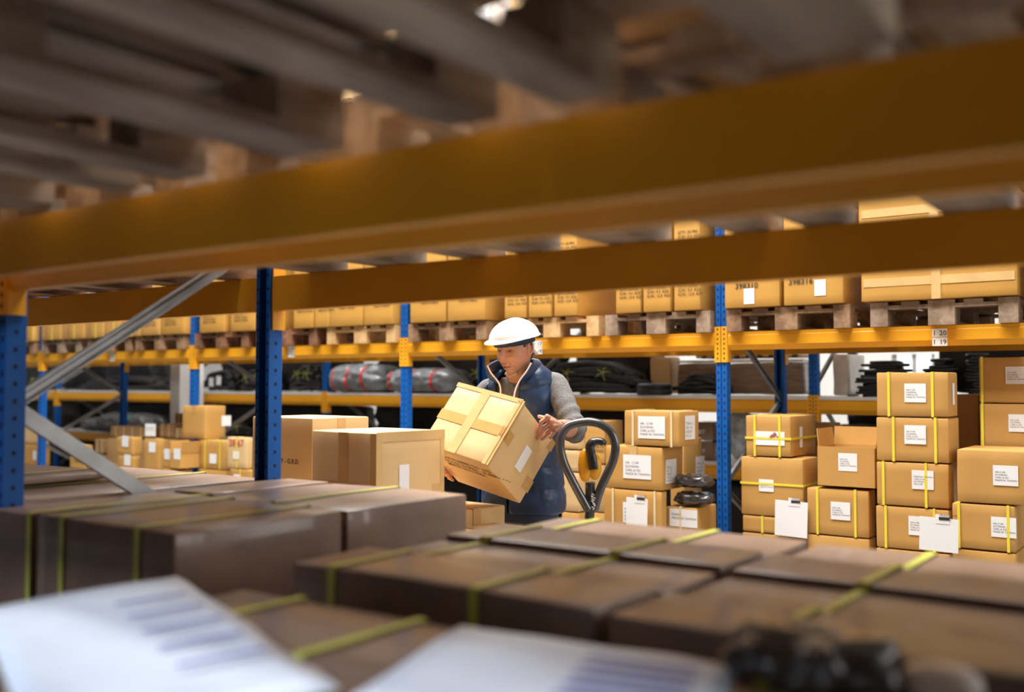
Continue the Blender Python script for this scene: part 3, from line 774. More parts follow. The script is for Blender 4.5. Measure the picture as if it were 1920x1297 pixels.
# stacks left of the centre-right post
stack([('carton with cream straps behind the small hanging sheet', 1131, 1241, 1000, 918, 1250, dict(straps=(-.14, .16), strapmat='strap_pale', tape=False, labels=[('F', .215, .13, .14, .13, 'MARKS\nMODEL NO.\nQTY\nG.W.')])),
       ('wide open-edged carton with a large paper label, right of the truck handle', 1134, 1242, 916, 836, 1282, dict(tape=True, tmat='tape_pale', labels=[('F', .235, .145, .20, .15, 'NR - C100\nSLOVENIA\nCARL # 352\nMADE IN TAIWAN'), ('R', .12, .12, .15, .15, 'TOTAL 12\nNO. 1 56\nMODEL 7\nPCS. 33\nKGS 18')])),
       ('top carton with cream straps on the pile right of the truck handle', 1169, 1274, 836, 769, 1312, dict(straps=(-.13, .14), strapmat='strap_pale', tape=False, labels=[('F', .20, .12, .19, .14, 'NR - C100\nSLOVENIA\nCARL # 352\nMADE IN TAIWAN'), ('R', .15, .12, .14, .15, 'TOTAL 12\nNO. 1 56\nMODEL 7\nPCS. 33')]))], 5.6)
cpx('carton tucked behind the wide open-edged one, label on its side', 1255, 1283, 905, 838, 6.12, 1318, tape=False, zb=0.0, labels=[('R', .25, .85, .14, .15, 'TOTAL 12\nNO. 1 56\nMODEL 7\nPCS. 33')], zt=1.06)
stack([('small carton with a wide label under the black plastic packs', 1246, 1306, 1010, 950, 1345, dict(straps=(0.0,), strapmat='strap_pale', tape=False, labels=[('F', .13, .13, .19, .11, 'MARKS\nMADE IN TAIWAN')]))], 5.7)
p = at(1299, 950, 5.82)
for i, (dz, rr) in enumerate([(0, (.125, .095, .040)), (.105, (.118, .09, .042)),]):
    o = lump((p.x+.022, 5.80, p.z+.060+dz*1.02), rr, .20, 24, M['blackbag'], 'plastic_pack', seed=i*3.1)
    tag(o, ['lower flat black plastic pack with a pale band on the small carton', 'upper puffy black plastic pack on the small carton'][i], 'plastic pack', 'black plastic packs')
# carton pile behind the man and the truck handle
stack([('lowest film-wrapped carton behind the truck handle loop', 1052, 1086, 960, 885, 1095, dict(tape=False, mat='kraft_pale')),
       ('middle film-wrapped carton behind the truck handle loop', 1052, 1086, 884, 843, 1095, dict(tape=False, mat='kraft_pale')),
       ('upper film-wrapped carton beside the man elbow', 1052, 1086, 842, 808, 1095, dict(tape=False, mat='kraft_pale'))], 5.4)
stack([('brown carton far behind the truck handle, lower', 1094, 1134, 960, 870, 1170, dict(tape=False, mat='kraft_brown')),
       ('brown carton far behind the truck handle, upper, printed', 1094, 1134, 868, 788, 1170, dict(tape=False, mat='kraft', texts=[('F', .05, .12, .03, "MADE IN\nTAIWAN", 'ink')]))], 6.2)

# ------------------------------------------------------------------ left lower group behind the diagonal brace
def q(a, b_): return (130 + a/5.3333, 740 + b_/5.3333)
def lower(label, a0_, b0_, a1_, b1_, side, D, **kw):
    x0, yt = q(a0_, b0_); x1, yb = q(a1_, b1_)
    xs = q(side, 0)[0] if side else None
    return (label, x0, x1, yb, yt, xs, kw)
stack([lower('lower carton with a square label under the open small one at the blue post', 922, 748, 1090, 860, 1240, 5.6, tape=False, labels=[('F', .16, .07, .09, .05, '')])], 5.75)
o = open_carton('small carton with raised flap and two labels at the blue post', q(1005, 0)[0], q(1108, 0)[0], q(0, 740)[1], q(0, 575)[1], 5.75, .25, .10, labels=[(.11, .14, .10, .10, '.')])
cpx('small carton with a label left of the raised-flap one', q(920, 0)[0], q(1001, 0)[0], q(0, 740)[1], q(0, 570)[1], 5.78, None, d=.25, tape=False, labels=[('F', .09, .14, .09, .10, '')])
stack([lower('tall leaning carton with a paper list near its top', 745, 435, 885, 800, 925, 5.9, rz=.05, tape=True, tmat='tape_pale', labels=[('F', .10, .44, .16, .12, 'PACKING LIST\nNO. 12 QTY 50'), ('F', .13, .27, .10, .10, '')])], 5.9)
stack([lower('lower carton with a label beside the tall leaning one', 480, 605, 640, 790, 715, 5.9, tape=False, labels=[('F', .17, .14, .11, .11, '')]),
       lower('carton with a square white label on top of its pile, left part of view', 465, 420, 632, 605, 735, 5.9, tape=False, labels=[('F', .16, .14, .11, .11, '')])], 5.9)
stack([lower('small squat carton under the diagonal brace', 315, 690, 420, 800, 470, 6.0, tape=False)], 5.95)
stack([lower('carton with large dark lettering low at the left', 0, 610, 150, 760, 300, 6.1, tape=False, mat='kraft', texts=[('F', .10, .1, .06, "CATORS", 'ink')]),
       lower('carton with cream straps above the lettered one', 10, 500, 145, 608, 240, 6.1, tape=False, straps=(.05,), strapmat='strap_pale')], 6.15)
stack([lower('small carton with a paper square left of the squat one', 160, 680, 300, 780, 310, 6.1, tape=False, labels=[])], 6.05)
# strapped brown bundles
def bale(label, x0, x1, yb, yt, D, n, col='kraft_brown', d=.3, sc='strap_pale'):
    a, b_ = at(x0, (yb+yt)/2, D), at(x1, (yb+yt)/2, D); zb = at((x0+x1)/2, yb, D).z; zt = at((x0+x1)/2, yt, D).z
    w_ = b_.x-a.x
    ks = [(-.5+(k+.5)/n)*w_*.9 for k in range(n)]
    return carton(label, (a.x+b_.x)/2, D+d/2, zb, w_, d, zt-zb, mat=col, tape=False, straps=ks, strapmat=sc, wob=.014, name='paper_bale', group='cream-strapped bales')
def low_fill(label, x0, x1, ytop, D, d=.3, mat='kraft_brown'):
    a, b_ = at(x0, ytop, D), at(x1, ytop, D)
    carton(label, (a.x+b_.x)/2, D+d/2, 0, b_.x-a.x, d, a.z, mat=mat, tape=False)
bale('row of brown bales with cream straps, whitest at its right end', 206, 275, 820, 799, 6.5, 4)
low_fill('wide carton under the row of four-strapped bales', 200, 282, 821, 6.45, .4)
bale('short brown bale with two straps next to the concrete column', 297, 324, 819, 794, 6.5, 2)
bale('short brown bale half hidden by the tall grey-brown carton', 326, 350, 822, 803, 6.45, 2)
bale('small upright bale leaning at the foot of the white column', 327, 343, 801, 774, 6.9, 1)
low_fill('long carton lying behind the tall leaning carton', 288, 352, 823, 6.4, .5, 'kraft')
bale('brown strapped bale above the lower left cartons', 176, 197, 850, 823, 6.5, 2)
low_fill('carton under the brown strapped bale at left', 172, 198, 851, 6.5, .35)
# big closed carton beside the post and the strapped ones beneath
stack([('strapped carton to the right of the post base, above the floor brace', 374, 425, 880, 825, 452, dict(D=5.95, straps=(-.12, .10), tape=False, labels=[('F', .20, .10, .10, .09, '')])), 
       ('large plain carton with flaps ajar in front of the white column', 341, 384, 822, 760, 424, dict(D=5.95, tape=True, labels=[('R', .25, .17, .11, .10, '')]))], 5.95)
stack([('reddish carton with a strap-crossed label beside the shaded carton', 431, 470, 905, 879, 478, dict(tape=False, mat='kraft', straps=(.0,), labels=[('F', .10, .045, .09, .055, '')])),
       ('yellowish carton marked with red handwriting 3867', 425, 462, 877, 819, 466, dict(tape=False, mat='kraft_pale', straps=(.0,), texts=[('F', .03, .20, .09, "38 67", 'ink_red')], labels=[('F', .13, .12, .08, .07, '')]))], 5.85)
# far-left pair behind the near post
stack([('pale carton low behind the near left post', 40, 76, 875, 832, 95, dict(tape=False, labels=[('F', .30, .14, .07, .11, '')])),
       ('greyish carton pair stacked behind the near left post', 40, 74, 829, 795, 95, dict(tape=False, mat='kraft_pale'))], 6.3)

# ------------------------------------------------------------------ goods on the rearmost rack's shelves
ZS1 = 1.298+.024; ZS0 = .735+.024
def tarp_bundle(label, x0, x1, ytop, zs, D, mat, straps, smat, seed, dd=.28, grp=None):
    a, b_ = at(x0, 720, D), at(x1, 720, D); h_ = at((x0+x1)/2, ytop, D).z-zs
    root = empty('tarpaulin_bundle', ((a.x+b_.x)/2, D, zs)); tag(root, label, 'bundle', grp)
    W = (b_.x-a.x)/2; rx, ry, rz_ = W, dd, h_/2
    def shape(u, th):
        e = (1-abs(u)**5)**.3
        cy, cz = math.cos(th), math.sin(th)
        k = (abs(cy)**3+abs(cz)**3)**(-1/3)
        pinch = 1.0
        for s_ in straps: pinch -= .11*math.exp(-((u-s_)/.05)**2)
        q_ = Vector((u*rx, cy*k*ry*e*pinch, cz*k*rz_*e*pinch))
        nn = noise.noise(Vector((u*rx*7+seed, th*2.0, seed))) + .6*noise.noise(Vector((u*rx*15+seed, th*4.0, 1+seed)))
        q_ *= (1+.10*nn); q_.x = u*rx*(1+.03*nn)
        return q_ + Vector((0, 0, rz_))
    N, S2 = 60, 48; vs = []; fs = []
    for i in range(N+1):
        u = -1+2*i/N; u = max(-.9999, min(.9999, u))
        for k in range(S2):
            v = shape(u, 2*PI*k/S2); v.z = max(v.z, .008); vs.append(v)
    for i in range(N):
        for k in range(S2): fs.append((i*S2+k, (i+1)*S2+k, (i+1)*S2+(k+1) % S2, i*S2+(k+1) % S2))
    fs.append(tuple(range(S2))[::-1]); fs.append(tuple(N*S2+k for k in range(S2)))
    MB().add(vs, fs, 0, True).build('wrapping', mat, root)
    for s_ in straps:
        vs = []; fs = []
        for k in range(S2):
            for du in (-.018, .018):
                sl_ = .06*math.cos(2*PI*k/S2)
                v = shape(s_+du+sl_*.5, 2*PI*k/S2); c0 = Vector((v.x, 0, rz_)); v = c0 + (v-c0)*1.02; v.z = max(v.z, .006); vs.append(v)
        for k in range(S2):
            fs.append((2*k, 2*k+1, (2*k+3) % (2*S2), (2*k+2) % (2*S2)))
        o_ = MB().add(vs, fs, 0, True).build('strap', smat, root); sd = o_.modifiers.new('thick', 'SOLIDIFY'); sd.thickness = .004; sd.offset = 1
    return root
DC = 8.12
tarp_bundle('silver grey tarpaulin bundle tied with red straps, left of the centre post', 636, 738, 683, ZS1, DC, M['greybag'], (-.62, -.1, .45), M['red'], 1.0, grp='grey red-strapped bundles')
tarp_bundle('silver grey tarpaulin bundle tied with red straps, behind the centre post', 745, 868, 690, ZS1, DC+.02, M['greybag'], (-.75, -.1, .55), M['red'], 5.0, grp='grey red-strapped bundles')
tarp_bundle('large dull grey bundle with a green band on the low shelf at left', 207, 312, 773, ZS0, DC, M['greybag2'], (.25,), M['green'], 9.0)
tarp_bundle('small dull grey bundle on the low shelf, left of the green-banded one', 171, 202, 782, ZS0, DC-.03, M['greybag2'], (), M['green'], 11.0, .2)
def hose_bundle(label, x0, x1, ytop, zs, D, n=26, r=.026, seed=0, wave=.03, knot=True, yb=None, mat='black', shape=0.5, cat='hose bundle', grp=None):
    a, b_ = at(x0, 720, D), at(x1, 720, D); H = at((x0+x1)/2, ytop, D).z - zs
    root = empty('hose_bundle', ((a.x+b_.x)/2, D+.15, zs)); tag(root, label, cat, grp)
    W = (b_.x-a.x)/2; rnd = random.Random(seed); mb = MB()
    nl = max(2, int(H/(2*r)))
    for lay in range(nl):
        f = (lay+.5)/nl
        wl = W*(1-shape*f**2)
        for row in range(max(1, n//nl)):
            yy = -.16 + .32*(row+.5)/max(1, n//nl)
            ph = rnd.random()*6; jit = rnd.uniform(-.05, .05)
            pts = []
            for i in range(13):
                u = -1+i/6.0
                zz = r + (H-2*r)*f*(1-.35*abs(u)**3) + wave*.3*math.sin(u*4+ph)
                pts.append((u*(wl+jit), yy + wave*math.sin(u*3+ph*2), max(r*1.1, zz)))
            mb.tube(pts, r*rnd.uniform(.9, 1.05), 8)
    mb.build('hoses', M[mat], root)
    if knot:
        km = MB()
        for kx in (-.35*W, .4*W):
            for an in (0.3, 1.2, 2.4, 3.6, 5.0):
                km.tube([(kx, -.20, H*.6), (kx+.05*math.cos(an), -.215, H*.6+.04*math.sin(an)), (kx+.09*math.cos(an), -.20, H*.6+.07*math.sin(an)-.015)], .0035, 5)
        km.build('twine_knot', M['strap_olive'], root)
    return root
GH = 'black hose bundles on the rear shelves'
hose_bundle('thick pile of black ribbed hoses tied with twine, right of the man shoulder', 1012, 1192, 672, ZS1, DC, 50, .028, 3, .02, shape=.3, grp=GH)
hose_bundle('tapering black pile of flat hoses left of the centre-right post', 1262, 1352, 696, ZS1, DC+.05, 28, .02, 4, .02, False, shape=.7, grp=GH)
# coil lying flat
pc = at(1229, 735, DC-.03); mb = MB()
rx_ = (at(1258, 735, DC).x-at(1202, 735, DC).x)/2*.80
for k in range(3):
    mb.tube([(rx_*(1-.07*k)*math.cos(t*2*PI/28), .19*math.sin(t*2*PI/28), .028+.045*(k % 2)+.01*k) for t in range(28)], .026, 8, closed=True)
o = mb.build('hose_coil', M['black'], None, (pc.x, DC+.05-.1, ZS1)); tag(o, 'coiled shiny black hose lying flat on the shelf edge', 'hose coil')
# stacks of black flat goods, right
def zig(label, x0, x1, ytop, D, n, seed, zs=ZS1, shape=.35):
    a, b_ = at(x0, 720, D), at(x1, 720, D); H = at((x0+x1)/2, ytop, D).z - zs
    rnd = random.Random(seed); mb = MB(); W = (b_.x-a.x)/2
    root = empty('folded_hose_pile', ((a.x+b_.x)/2, D+.2, zs)); tag(root, label, 'hose pile', GH)
    for k in range(n):
        f = (k+.5)/n; w2 = W*(1-shape*max(0, f-.5)*2) + rnd.uniform(-.05, .03); t = H/n/2
        mb.tube([(-w2, -.12, H*f), (-w2*.5, -.17, H*f+rnd.uniform(-.005, .005)), (0, -.18, H*f), (w2*.6, -.17, H*f), (w2, -.1, H*f), (w2*.6, .15, H*f), (-w2*.6, .15, H*f)], t*1.05, 7, closed=True)
        mb.box((0, 0, H*f), (w2*1.5, .24, t*1.6))
    mb.build('folds', M['black'], root)
zig('zigzag pile of folded black hoses between rear post and tall carton stack', 1604, 1706, 676, DC, 13, 1)
zig('black folded pile right of the small bright window', 1730, 1788, 672, DC, 12, 2)
zig('tall black pile in the gap beside the right cartons', 1808, 1850, 662, DC, 14, 3)
# wrapped brown stack, white-wrapped stack
def wrap_box(label, x0, x1, ytop, D, d, mat, zs=ZS1, extra=None, name='wrapped_stack'):
    a, b_ = at(x0, 720, D), at(x1, 720, D); zt = at((x0+x1)/2, ytop, D).z
    root = empty(name, ((a.x+b_.x)/2, D+d/2, zs)); tag(root, label, 'wrapped stack')
    MB().rbox((b_.x-a.x-.02, d-.02, zt-zs-.024), .02, 8, .010, x0*.1, off=(0, 0, (zt-zs)/2)).build('wrapping', M[mat], root)
    return root, b_.x-a.x, d, zt-zs
r_, w_, d_, h_ = wrap_box('wide brown stack in shiny stretch film behind the centre-right post', 1268, 1508, 678, DC+.38, .4, 'wrapped')
MB().box((0, 0, h_+.008), (w_*.98, d_*.98, .02)).build('white_top_sheet', M['whitefilm'], r_)
r2, w2_, d2_, h2_ = wrap_box('black-marked pale cartons lying on the shiny wrapped stack', 1300, 1500, 664, DC+.42, .32, 'kraft_pale', zs=ZS1+h_+.022)
mb = MB()
for k in range(9): mb.box((-w2_/2+.12+k*w2_/9.5, -d2_/2-.015, h2_*.5), (.05, .002, h2_*.6))
mb.build('printed_marks', M['ink'], r2)
wrap_box('pale film-wrapped stack with paper sheets behind the dark diagonal brace', 1558, 1592, 660, DC+.1, .5, 'whitefilm')
wrap_box('narrow pale carton with a stripe behind the black hoses', 1216, 1258, 667, DC+.42, .25, 'kraft_pale')
# lower shelf goods
GB = 'goods on the low rear shelf'
for i, (x0, x1, yt, lb, mt) in enumerate([(672, 760, 803, 'patterned dark bag on the low shelf behind the lit cartons', 'black'), (772, 880, 805, 'dark hose pile low behind the held carton', 'black'), (408, 470, 785, 'dark pile on the low shelf above the strapped carton', 'black'), (1040, 1170, 797, 'black pile in shade on the low shelf right of the man', 'black')]):
    hose_bundle(lb, x0, x1, yt, ZS0, DC, 24, .03, 20+i, .03, i != 1, mat=mt, shape=.4, grp=GB)
wrap_box('dark film-wrapped low carton behind the centre-right post', 1330, 1352, 812, DC+.33, .25, 'wrapped', zs=ZS0)
for i in range(2):
    carton(['grey-brown printed box low behind the post, lower', 'grey-brown printed box low behind the post, upper'][i], at(1322, 830, DC).x, DC+.1, ZS0+.17*i, .2, .3, .165, mat='film_carton', tape=False, texts=[('F', .03, .06, .05, 'NET', 'paper')])
p = at(1382, 860, 7.5)
o = lump((at(1386, 835, 8.1).x, 8.20, ZS0+.225), (.17, .13, .19), .3, 7, M['clearfilm'], 'film_bag'); tag(o, 'shiny crumpled clear film bag between post and strapped carton', 'plastic bag')
for i, (x0, x1) in enumerate([(1580, 1640), (1545, 1572)]):
    wrap_box(['brown wrapped carton low behind the open-topped one', 'brown wrapped carton low behind the torn-label carton'][i], x0, x1, 795, DC, .4, 'film_carton', zs=ZS0)
# upper shelf, left: dark piles with loops of cable
for i, (x0, x1, yt, lb) in enumerate([(150, 316, 702, 'low black pile on the upper rear shelf left of the white column'), (384, 440, 690, 'black bags with white tags right of the white column'), (452, 500, 688, 'black pile with green twine left of the near blue post'), (548, 596, 678, 'black pile with yellow twine left of the first grey bundle'), (888, 920, 672, 'black coil pile right behind the held carton'), (56, 92, 700, 'dim dark pile at the far left of the rear shelf')]):
    hose_bundle(lb, x0, x1, yt, ZS1, DC+.05, 26, .028, 40+i, .04, i not in (0, 1), shape=.45, grp=GH)
for i, (px, py) in enumerate([(396, 716), (410, 713)]):
    p = at(px, py, 8.02); o = MB().box((0, 0, 0), (.09, .004, .11)).build('paper_tag', M['paper'], None, p); tag(o, ['left white tag on the black bags by the column', 'right white tag on the black bags by the column'][i], 'tag')
heaps = [(-15.3, 1.25, ZS1, .22, 8.76, .14), (-15.3, 1.25, ZS0, .2, 8.6, .3), (-15.3, 1.25, 0, .3, 8.45, .36), (-13.1, .60, ZS1, .20, 8.72, .19), (-9.8, 1.20, ZS1, .27, 8.72, .19), (-6.92, 1.30, ZS1, .30, 8.72, .19), (-4.95, .42, ZS1, .26, 8.72, .19), (-1.0, .92, ZS1, .26, 8.74, .17),
         (-12.5, 1.25, ZS0, .21, 8.72, .19), (-9.72, 1.28, ZS0, .2, 8.72, .19), (-6.92, 1.3, ZS0, .2, 8.72, .19), (-4.9, .5, ZS0, .2, 8.72, .19), (-1.35, 1.28, ZS0, .2, 8.72, .19),
         (-12.5, 1.28, 0, .30, 8.45, .36), (-9.72, 1.28, 0, .30, 8.45, .36), (-6.92, 1.3, 0, .3, 8.45, .36), (-4.12, 1.3, 0, .3, 8.45, .36), (-1.3, 1.3, 0, .3, 8.45, .36)]
hl = ['dim heap on the upper rear shelf seen past the blue near post', 'dim heap on the low rear shelf seen past the blue near post', 'dim heap on the floor under the rear rack past the blue near post', 'low dark heap at the back of the upper rear shelf, far left', 'black heap at the back of the upper rear shelf behind the column', 'black heap filling the shelf behind the two grey red-strapped bundles', 'black heap behind the thick hose pile', 'black heap behind the right folded piles',
      'dark heap on the low rear shelf behind the green-banded bundle', 'dark heap on the low rear shelf right of the column', 'dark heap on the low rear shelf behind the aisle load', 'dark heap on the low rear shelf right of the man', 'dark heap on the low rear shelf behind the tall stack',
      'dark heap on the floor under the rear rack, far left', 'dark heap on the floor under the rear rack, behind the small cartons', 'dark heap on the floor under the rear rack, behind the aisle load', 'dark heap on the floor under the rear rack, behind the truck handle', 'dark heap on the floor under the rear rack, at the right']
for k, ((x, rx, z0, rz_, y, ry), lb) in enumerate(zip(heaps, hl)):
    o = lump((x, y, z0+rz_+.02), (rx, ry, rz_), .16, 4, M['black'], 'tarpaulin_heap', seed=k*2.7, seg=64, pw_=7.0)
    for v in o.data.vertices: v.co.z = max(v.co.z, -rz_-.012); v.co.y = max(-ry-.03, min(ry+.03, v.co.y)); v.co.x = max(-rx, min(rx, v.co.x)); v.co.z = min(v.co.z, rz_*1.12)
    tag(o, lb, 'heap', 'dark heaps in the rear rack')
# cable coils hanging from a rail behind the rear rack at left
rail0, rail1 = at(150, 652, 9.3), at(318, 652, 9.3)
o = MB().tube([(rail0.x, 9.3, 1.84), (rail1.x, 9.3, 1.84)], .015, 8).tube([(rail0.x, 9.3, 1.84), (rail0.x, 9.3, .0)], .015, 8).tube([(rail1.x, 9.3, 1.84), (rail1.x, 9.3, .0)], .015, 8).build('hanging_rail', M['galv']); tag(o, 'thin metal rail behind the rear rack carrying cable loops', 'rail')
for i in range(7):
    x = rail0.x + (rail1.x-rail0.x)*(.56+.065*i)
    mb = MB()
    for k in range(3): mb.tube([(x+.010*k + .05*math.sin(t*2*PI/20), 9.27, 1.84-.17+.17*math.cos(t*2*PI/20)) for t in range(20)], .009, 6, closed=True)
    o = mb.build('cable_loop', M['black']); tag(o, 'black cable loop hanging from the thin rail', 'cable', 'cable loops hanging on the rail')
# white tube frame behind
pA = at(459, 700, 9.35)
mb = MB(); mb.box((pA.x, 9.35, 1.2), (.04, .04, 2.4))
for z in (.9, 1.55, 1.05): mb.box((pA.x-.14, 9.35, z), (.28, .03, .05))
mb.box((pA.x-.28, 9.35, .8), (.04, .04, 1.6))
o = mb.build('tube_stand', M['deck']); tag(o, 'white tube stand seen behind the rear rack left of the blue post', 'stand')

# ------------------------------------------------------------------ the pallet and cartons on the hand truck in the aisle
YU = math.atan2(.775, .632)      # direction of the cartons' right faces in view axes
def vdir(r_, w_): return RT*r_ + FW*w_
def vcarton(label, px, py, z_top, h_, wr, wl, dr=(.632, .775), wd=None, **k):
    """carton given by its nearest vertical edge at pixel px,py on height z_top; wr: width of right face, wl: of left face"""
    n_ = atz(px, py, z_top)
    dr_ = vdir(*dr).normalized(); dl = vdir(-dr[1], dr[0]).normalized()
    c = n_ + dr_*wr/2 + dl*wl/2
    # local x along -dl (left face looks to the viewer's left), local y: front = right face normal
    ang = math.atan2(dr_.y, dr_.x)
    k['wob'] = .0015
    return carton(label, c.x, c.y, z_top-h_, wr, wl, h_, ang, **k), n_, dr_, dl
f2, n2, dr2, dl2 = vcarton('sunlit taped carton with a narrow white label, front of the aisle load', 707, 811, 1.225, .355, .40, .41, mat='kraft_pale', tmat='tape_pale', tape=False, labels=[('F', .155, .16, .058, .115, '')])
mb = MB(); e = -.0015
mb.box((0, -.205-e, .355-.02), (.40, .0014, .04)); mb.box((-.185, -.205-e*1.1, .177), (.035, .0014, .34)); mb.box((.185, -.205-e*1.1, .177), (.025, .0014, .34))
mb.build('packing_tape', M['tape_pale'], f2)
for (sx_, sz_) in ((.16, .10), (-.16, .075)): MB().box((sx_, -.205-e*1.2, sz_), (.075, .0014, .05)).build('packing_tape', M['tape_pale'], f2)
mb = MB(); mb.box((-.2-e, 0, .25), (.0014, .06, .20)); mb.box((-.2-e*1.1, 0, .115), (.0014, .41, .055)); mb.box((-.2-e, 0, .05), (.0014, .06, .1)); mb.build('packing_tape', M['tape'], f2)
MB().box((-.2-e*1.1, -.183, .24), (.0014, .036, .22)).build('packing_tape', M['tape'], f2)
f1, n1, dr1, dl1 = vcarton('taller shaded carton behind the blue near post with a printed line', 585.7, 783, 1.268, .40, .35, .45, mat='kraft_pale', tape=False, texts=[('L', .20, .185, .032, "DY - G.R.D.", 'ink_brown')])
mb = MB(); mb.box((0, -.225-e, .35), (.05, .0014, .09)); mb.build('packing_tape', M['tape_pale'], f1)
# base of the load: pallet and lower layers, turned with the load
ang = math.atan2(dr2.y, dr2.x)
def off(r_, l_): return n2 + dr2*r_ + dl2*l_
def lay(label, r0, l0, wr, wl, z0, z1, **k):
    c = off(r0+wr/2, l0+wl/2)
    return carton(label, c.x, c.y, z0, wr-.01, wl-.01, z1-z0-.002, ang, **k)
k_ = dict(mat='kraft_pale', tmat='tape_pale')
c = off(.40, .19)
pl = pallet(c.x, c.y, .085, 'pallet carried by the hand truck under the aisle load', 'pallet_light', rz=ang)
for i, (r0, l0) in enumerate([(0, .0), (0, .42), (.41, 0), (.41, .42)]):
    for j in range(2):
        if (i, j) == (2, 1): continue
        lay(['bottom', 'middle'][j] + ['-layer carton under the sunlit taped one', '-layer carton under the shaded tall one', '-layer carton at the man side of the aisle load', '-layer carton at the back of the aisle load'][i], r0, l0, .40, .41, .235+.3165*j, .235+.3165*(j+1), tape=False, **k_)
lay('low glaring white-lit carton top in front of the man hips', .41, .0, .42, .42, .5515, .865, tape=True, **k_)
lay('white-lit carton top nearer the camera than the man, beside the low one', .30, -.43, .42, .42, .53, .80, tape=True, **k_)
lay('carton under the nearest white-lit one at the end of the aisle load', .30, -.43, .42, .42, .235, .528, tape=False, **k_)

# ------------------------------------------------------------------ hand pallet truck
hp = lambda x, y, wd=4.42: pw(x, y, wd)
truck = empty('pallet_truck', (hp(1107, 955).x, hp(1107, 955).y, 0)); tag(truck, 'hand pallet truck with a dark loop handle and yellow grip housing', 'pallet truck')
T0 = truck.location.copy()
def L(v): return Vector(v) - T0
def cr_spline(pts, n=6):
    out = []; N_ = len(pts)
    for i in range(N_-1):
        p0, p1, p2, p3 = pts[max(i-1, 0)], pts[i], pts[i+1], pts[min(i+2, N_-1)]
        for k in range(n):
            t = k/n
            out.append(0.5*((2*p1)+(p2-p0)*t+(2*p0-5*p1+4*p2-p3)*t*t+(3*p1-p0-3*p2+p3)*t**3))
    out.append(pts[-1]); return out
loop_px = [(1104, 957), (1090, 932), (1072, 898), (1058, 868), (1051, 840), (1053, 815), (1066, 799), (1085, 793), (1108, 791), (1130, 797), (1147, 812), (1154, 836), (1150, 862), (1138, 890), (1124, 922), (1114, 957)]
MB().tube(cr_spline([L(hp(x, y)) for x, y in loop_px]), (.0195), 14).build('handle_loop', M['steel_dark'], truck)
MB().tube([L(hp(1107, 905)), L(hp(1106, 960, 4.44)), L(hp(1102, 1010, 4.6)), Vector((T0.x*0 - .05, .16, .28))], (.020, .026, .026, .03), 12).build('shaft', M['black_plastic'], truck)
mb = MB(); rs = random.Random(3)
for k in range(16): mb.box(L(hp(1113+rs.uniform(-3, 3), 926+k*1.9, 4.365)), (rs.uniform(.004, .010), .001, rs.uniform(.002, .006)), Matrix.Rotation(PHI, 3, 'Z'))
tag(mb.build('worn_lettering', M['paper'], truck), kind='stuff')
# yellow housing: two half shells
def shell(px, py, sx, sy, sz):
    return MB().ball(L(hp(px, py, 4.41)), (sx, sy, sz), 20, 14, rot=Matrix.Rotation(PHI, 3, 'Z'))
shell(1097, 872, .031, .030, .074).build('grip_housing', M['yellow_plastic'], truck)
shell(1115, 874, .031, .026, .060).build('grip_housing', M['yellow_plastic'], truck)
MB().tube(cr_spline([L(hp(1113, 880, 4.37)), L(hp(1110, 858, 4.37)), L(hp(1106, 838, 4.38)), L(hp(1112, 829, 4.38)), L(hp(1124, 827, 4.38)), L(hp(1136, 831, 4.38))]), [(.021, .018)]*20+[(.018, .016)]*8+[(.012, .012)]*4, 12).build('release_lever', M['black_plastic'], truck)
# pump, steering wheels and forks under the pallet
base = Vector((-.05, .16, 0))
MB().tube([base+Vector((0, 0, .10)), base+Vector((0, 0, .40))], .05, 16).build('pump', M['orange_paint'], truck)
for s_ in (-1, 1):
    MB().tube([base+dr2*.09*s_-dr2*.02+Vector((0, 0, .09)), base+dr2*.09*s_+dr2*.03+Vector((0, 0, .09))], .085, 18).build('steer_wheel', M['black_plastic'], truck)
cen = L(off(.40, .19)); cen.z = 0
for s_ in (-1, 1):
    a_ = cen + dr2*.19*s_ - dl2*.60; b_ = cen + dr2*.19*s_ + dl2*.55
    MB().box((a_+b_)/2 + Vector((0, 0, .055)), (.15, 1.15, .045), Matrix.Rotation(ang, 3, 'Z')).build('fork', M['orange_paint'], truck)
    MB().tube([b_+Vector((0, 0, .038))-dr2*.04-dl2*.1, b_+Vector((0, 0, .038))+dr2*.04-dl2*.1], .036, 12).build('fork_roller', M['black_plastic'], truck)

# hanging white sheets clipped to cartons
def hang_sheet(label, px0, px1, yt, yb, D, word):
    a, b_ = at(px0, (yt+yb)/2, D), at(px1, (yt+yb)/2, D); zt_, zb_ = at(px0, yt, D).z, at(px0, yb, D).z
    root = empty('hanging_sheet', ((a.x+b_.x)/2, D, zb_)); tag(root, label, 'paper sheet', 'white sheets taped to cartons')
    MB().box((0, 0, (zt_-zb_)/2), (b_.x-a.x, .002, zt_-zb_), Matrix.Rotation(.03, 3, 'Y')).build('sheet', M['paper'], root)
    MB().box((.02, -.002, zt_-zb_-.005), (.07, .001, .05)).build('clear_tape', M['paper'], root)
    MB().box((.03, -.0035, zt_-zb_-.002), (.055, .001, .016)).build('black_print', M['ink'], root)
    write(word, root, (.003, -.0035, zt_-zb_+.010), (1, 0, 0), (0, 0, 1), .017, M['ink'])
hang_sheet('white sheet taped on the cartons right of the centre-right post', 1453, 1514, 937, 1003, 5.935, 'TRADE LINE')
hang_sheet('widest white sheet taped at the foot of the tall strapped stack', 1724, 1797, 968, 1030, 5.70, 'TRADE LINE')
hang_sheet('small white sheet taped on the cream-strapped carton', 1174, 1214, 932, 985, 5.57, 'LOGISTIC')

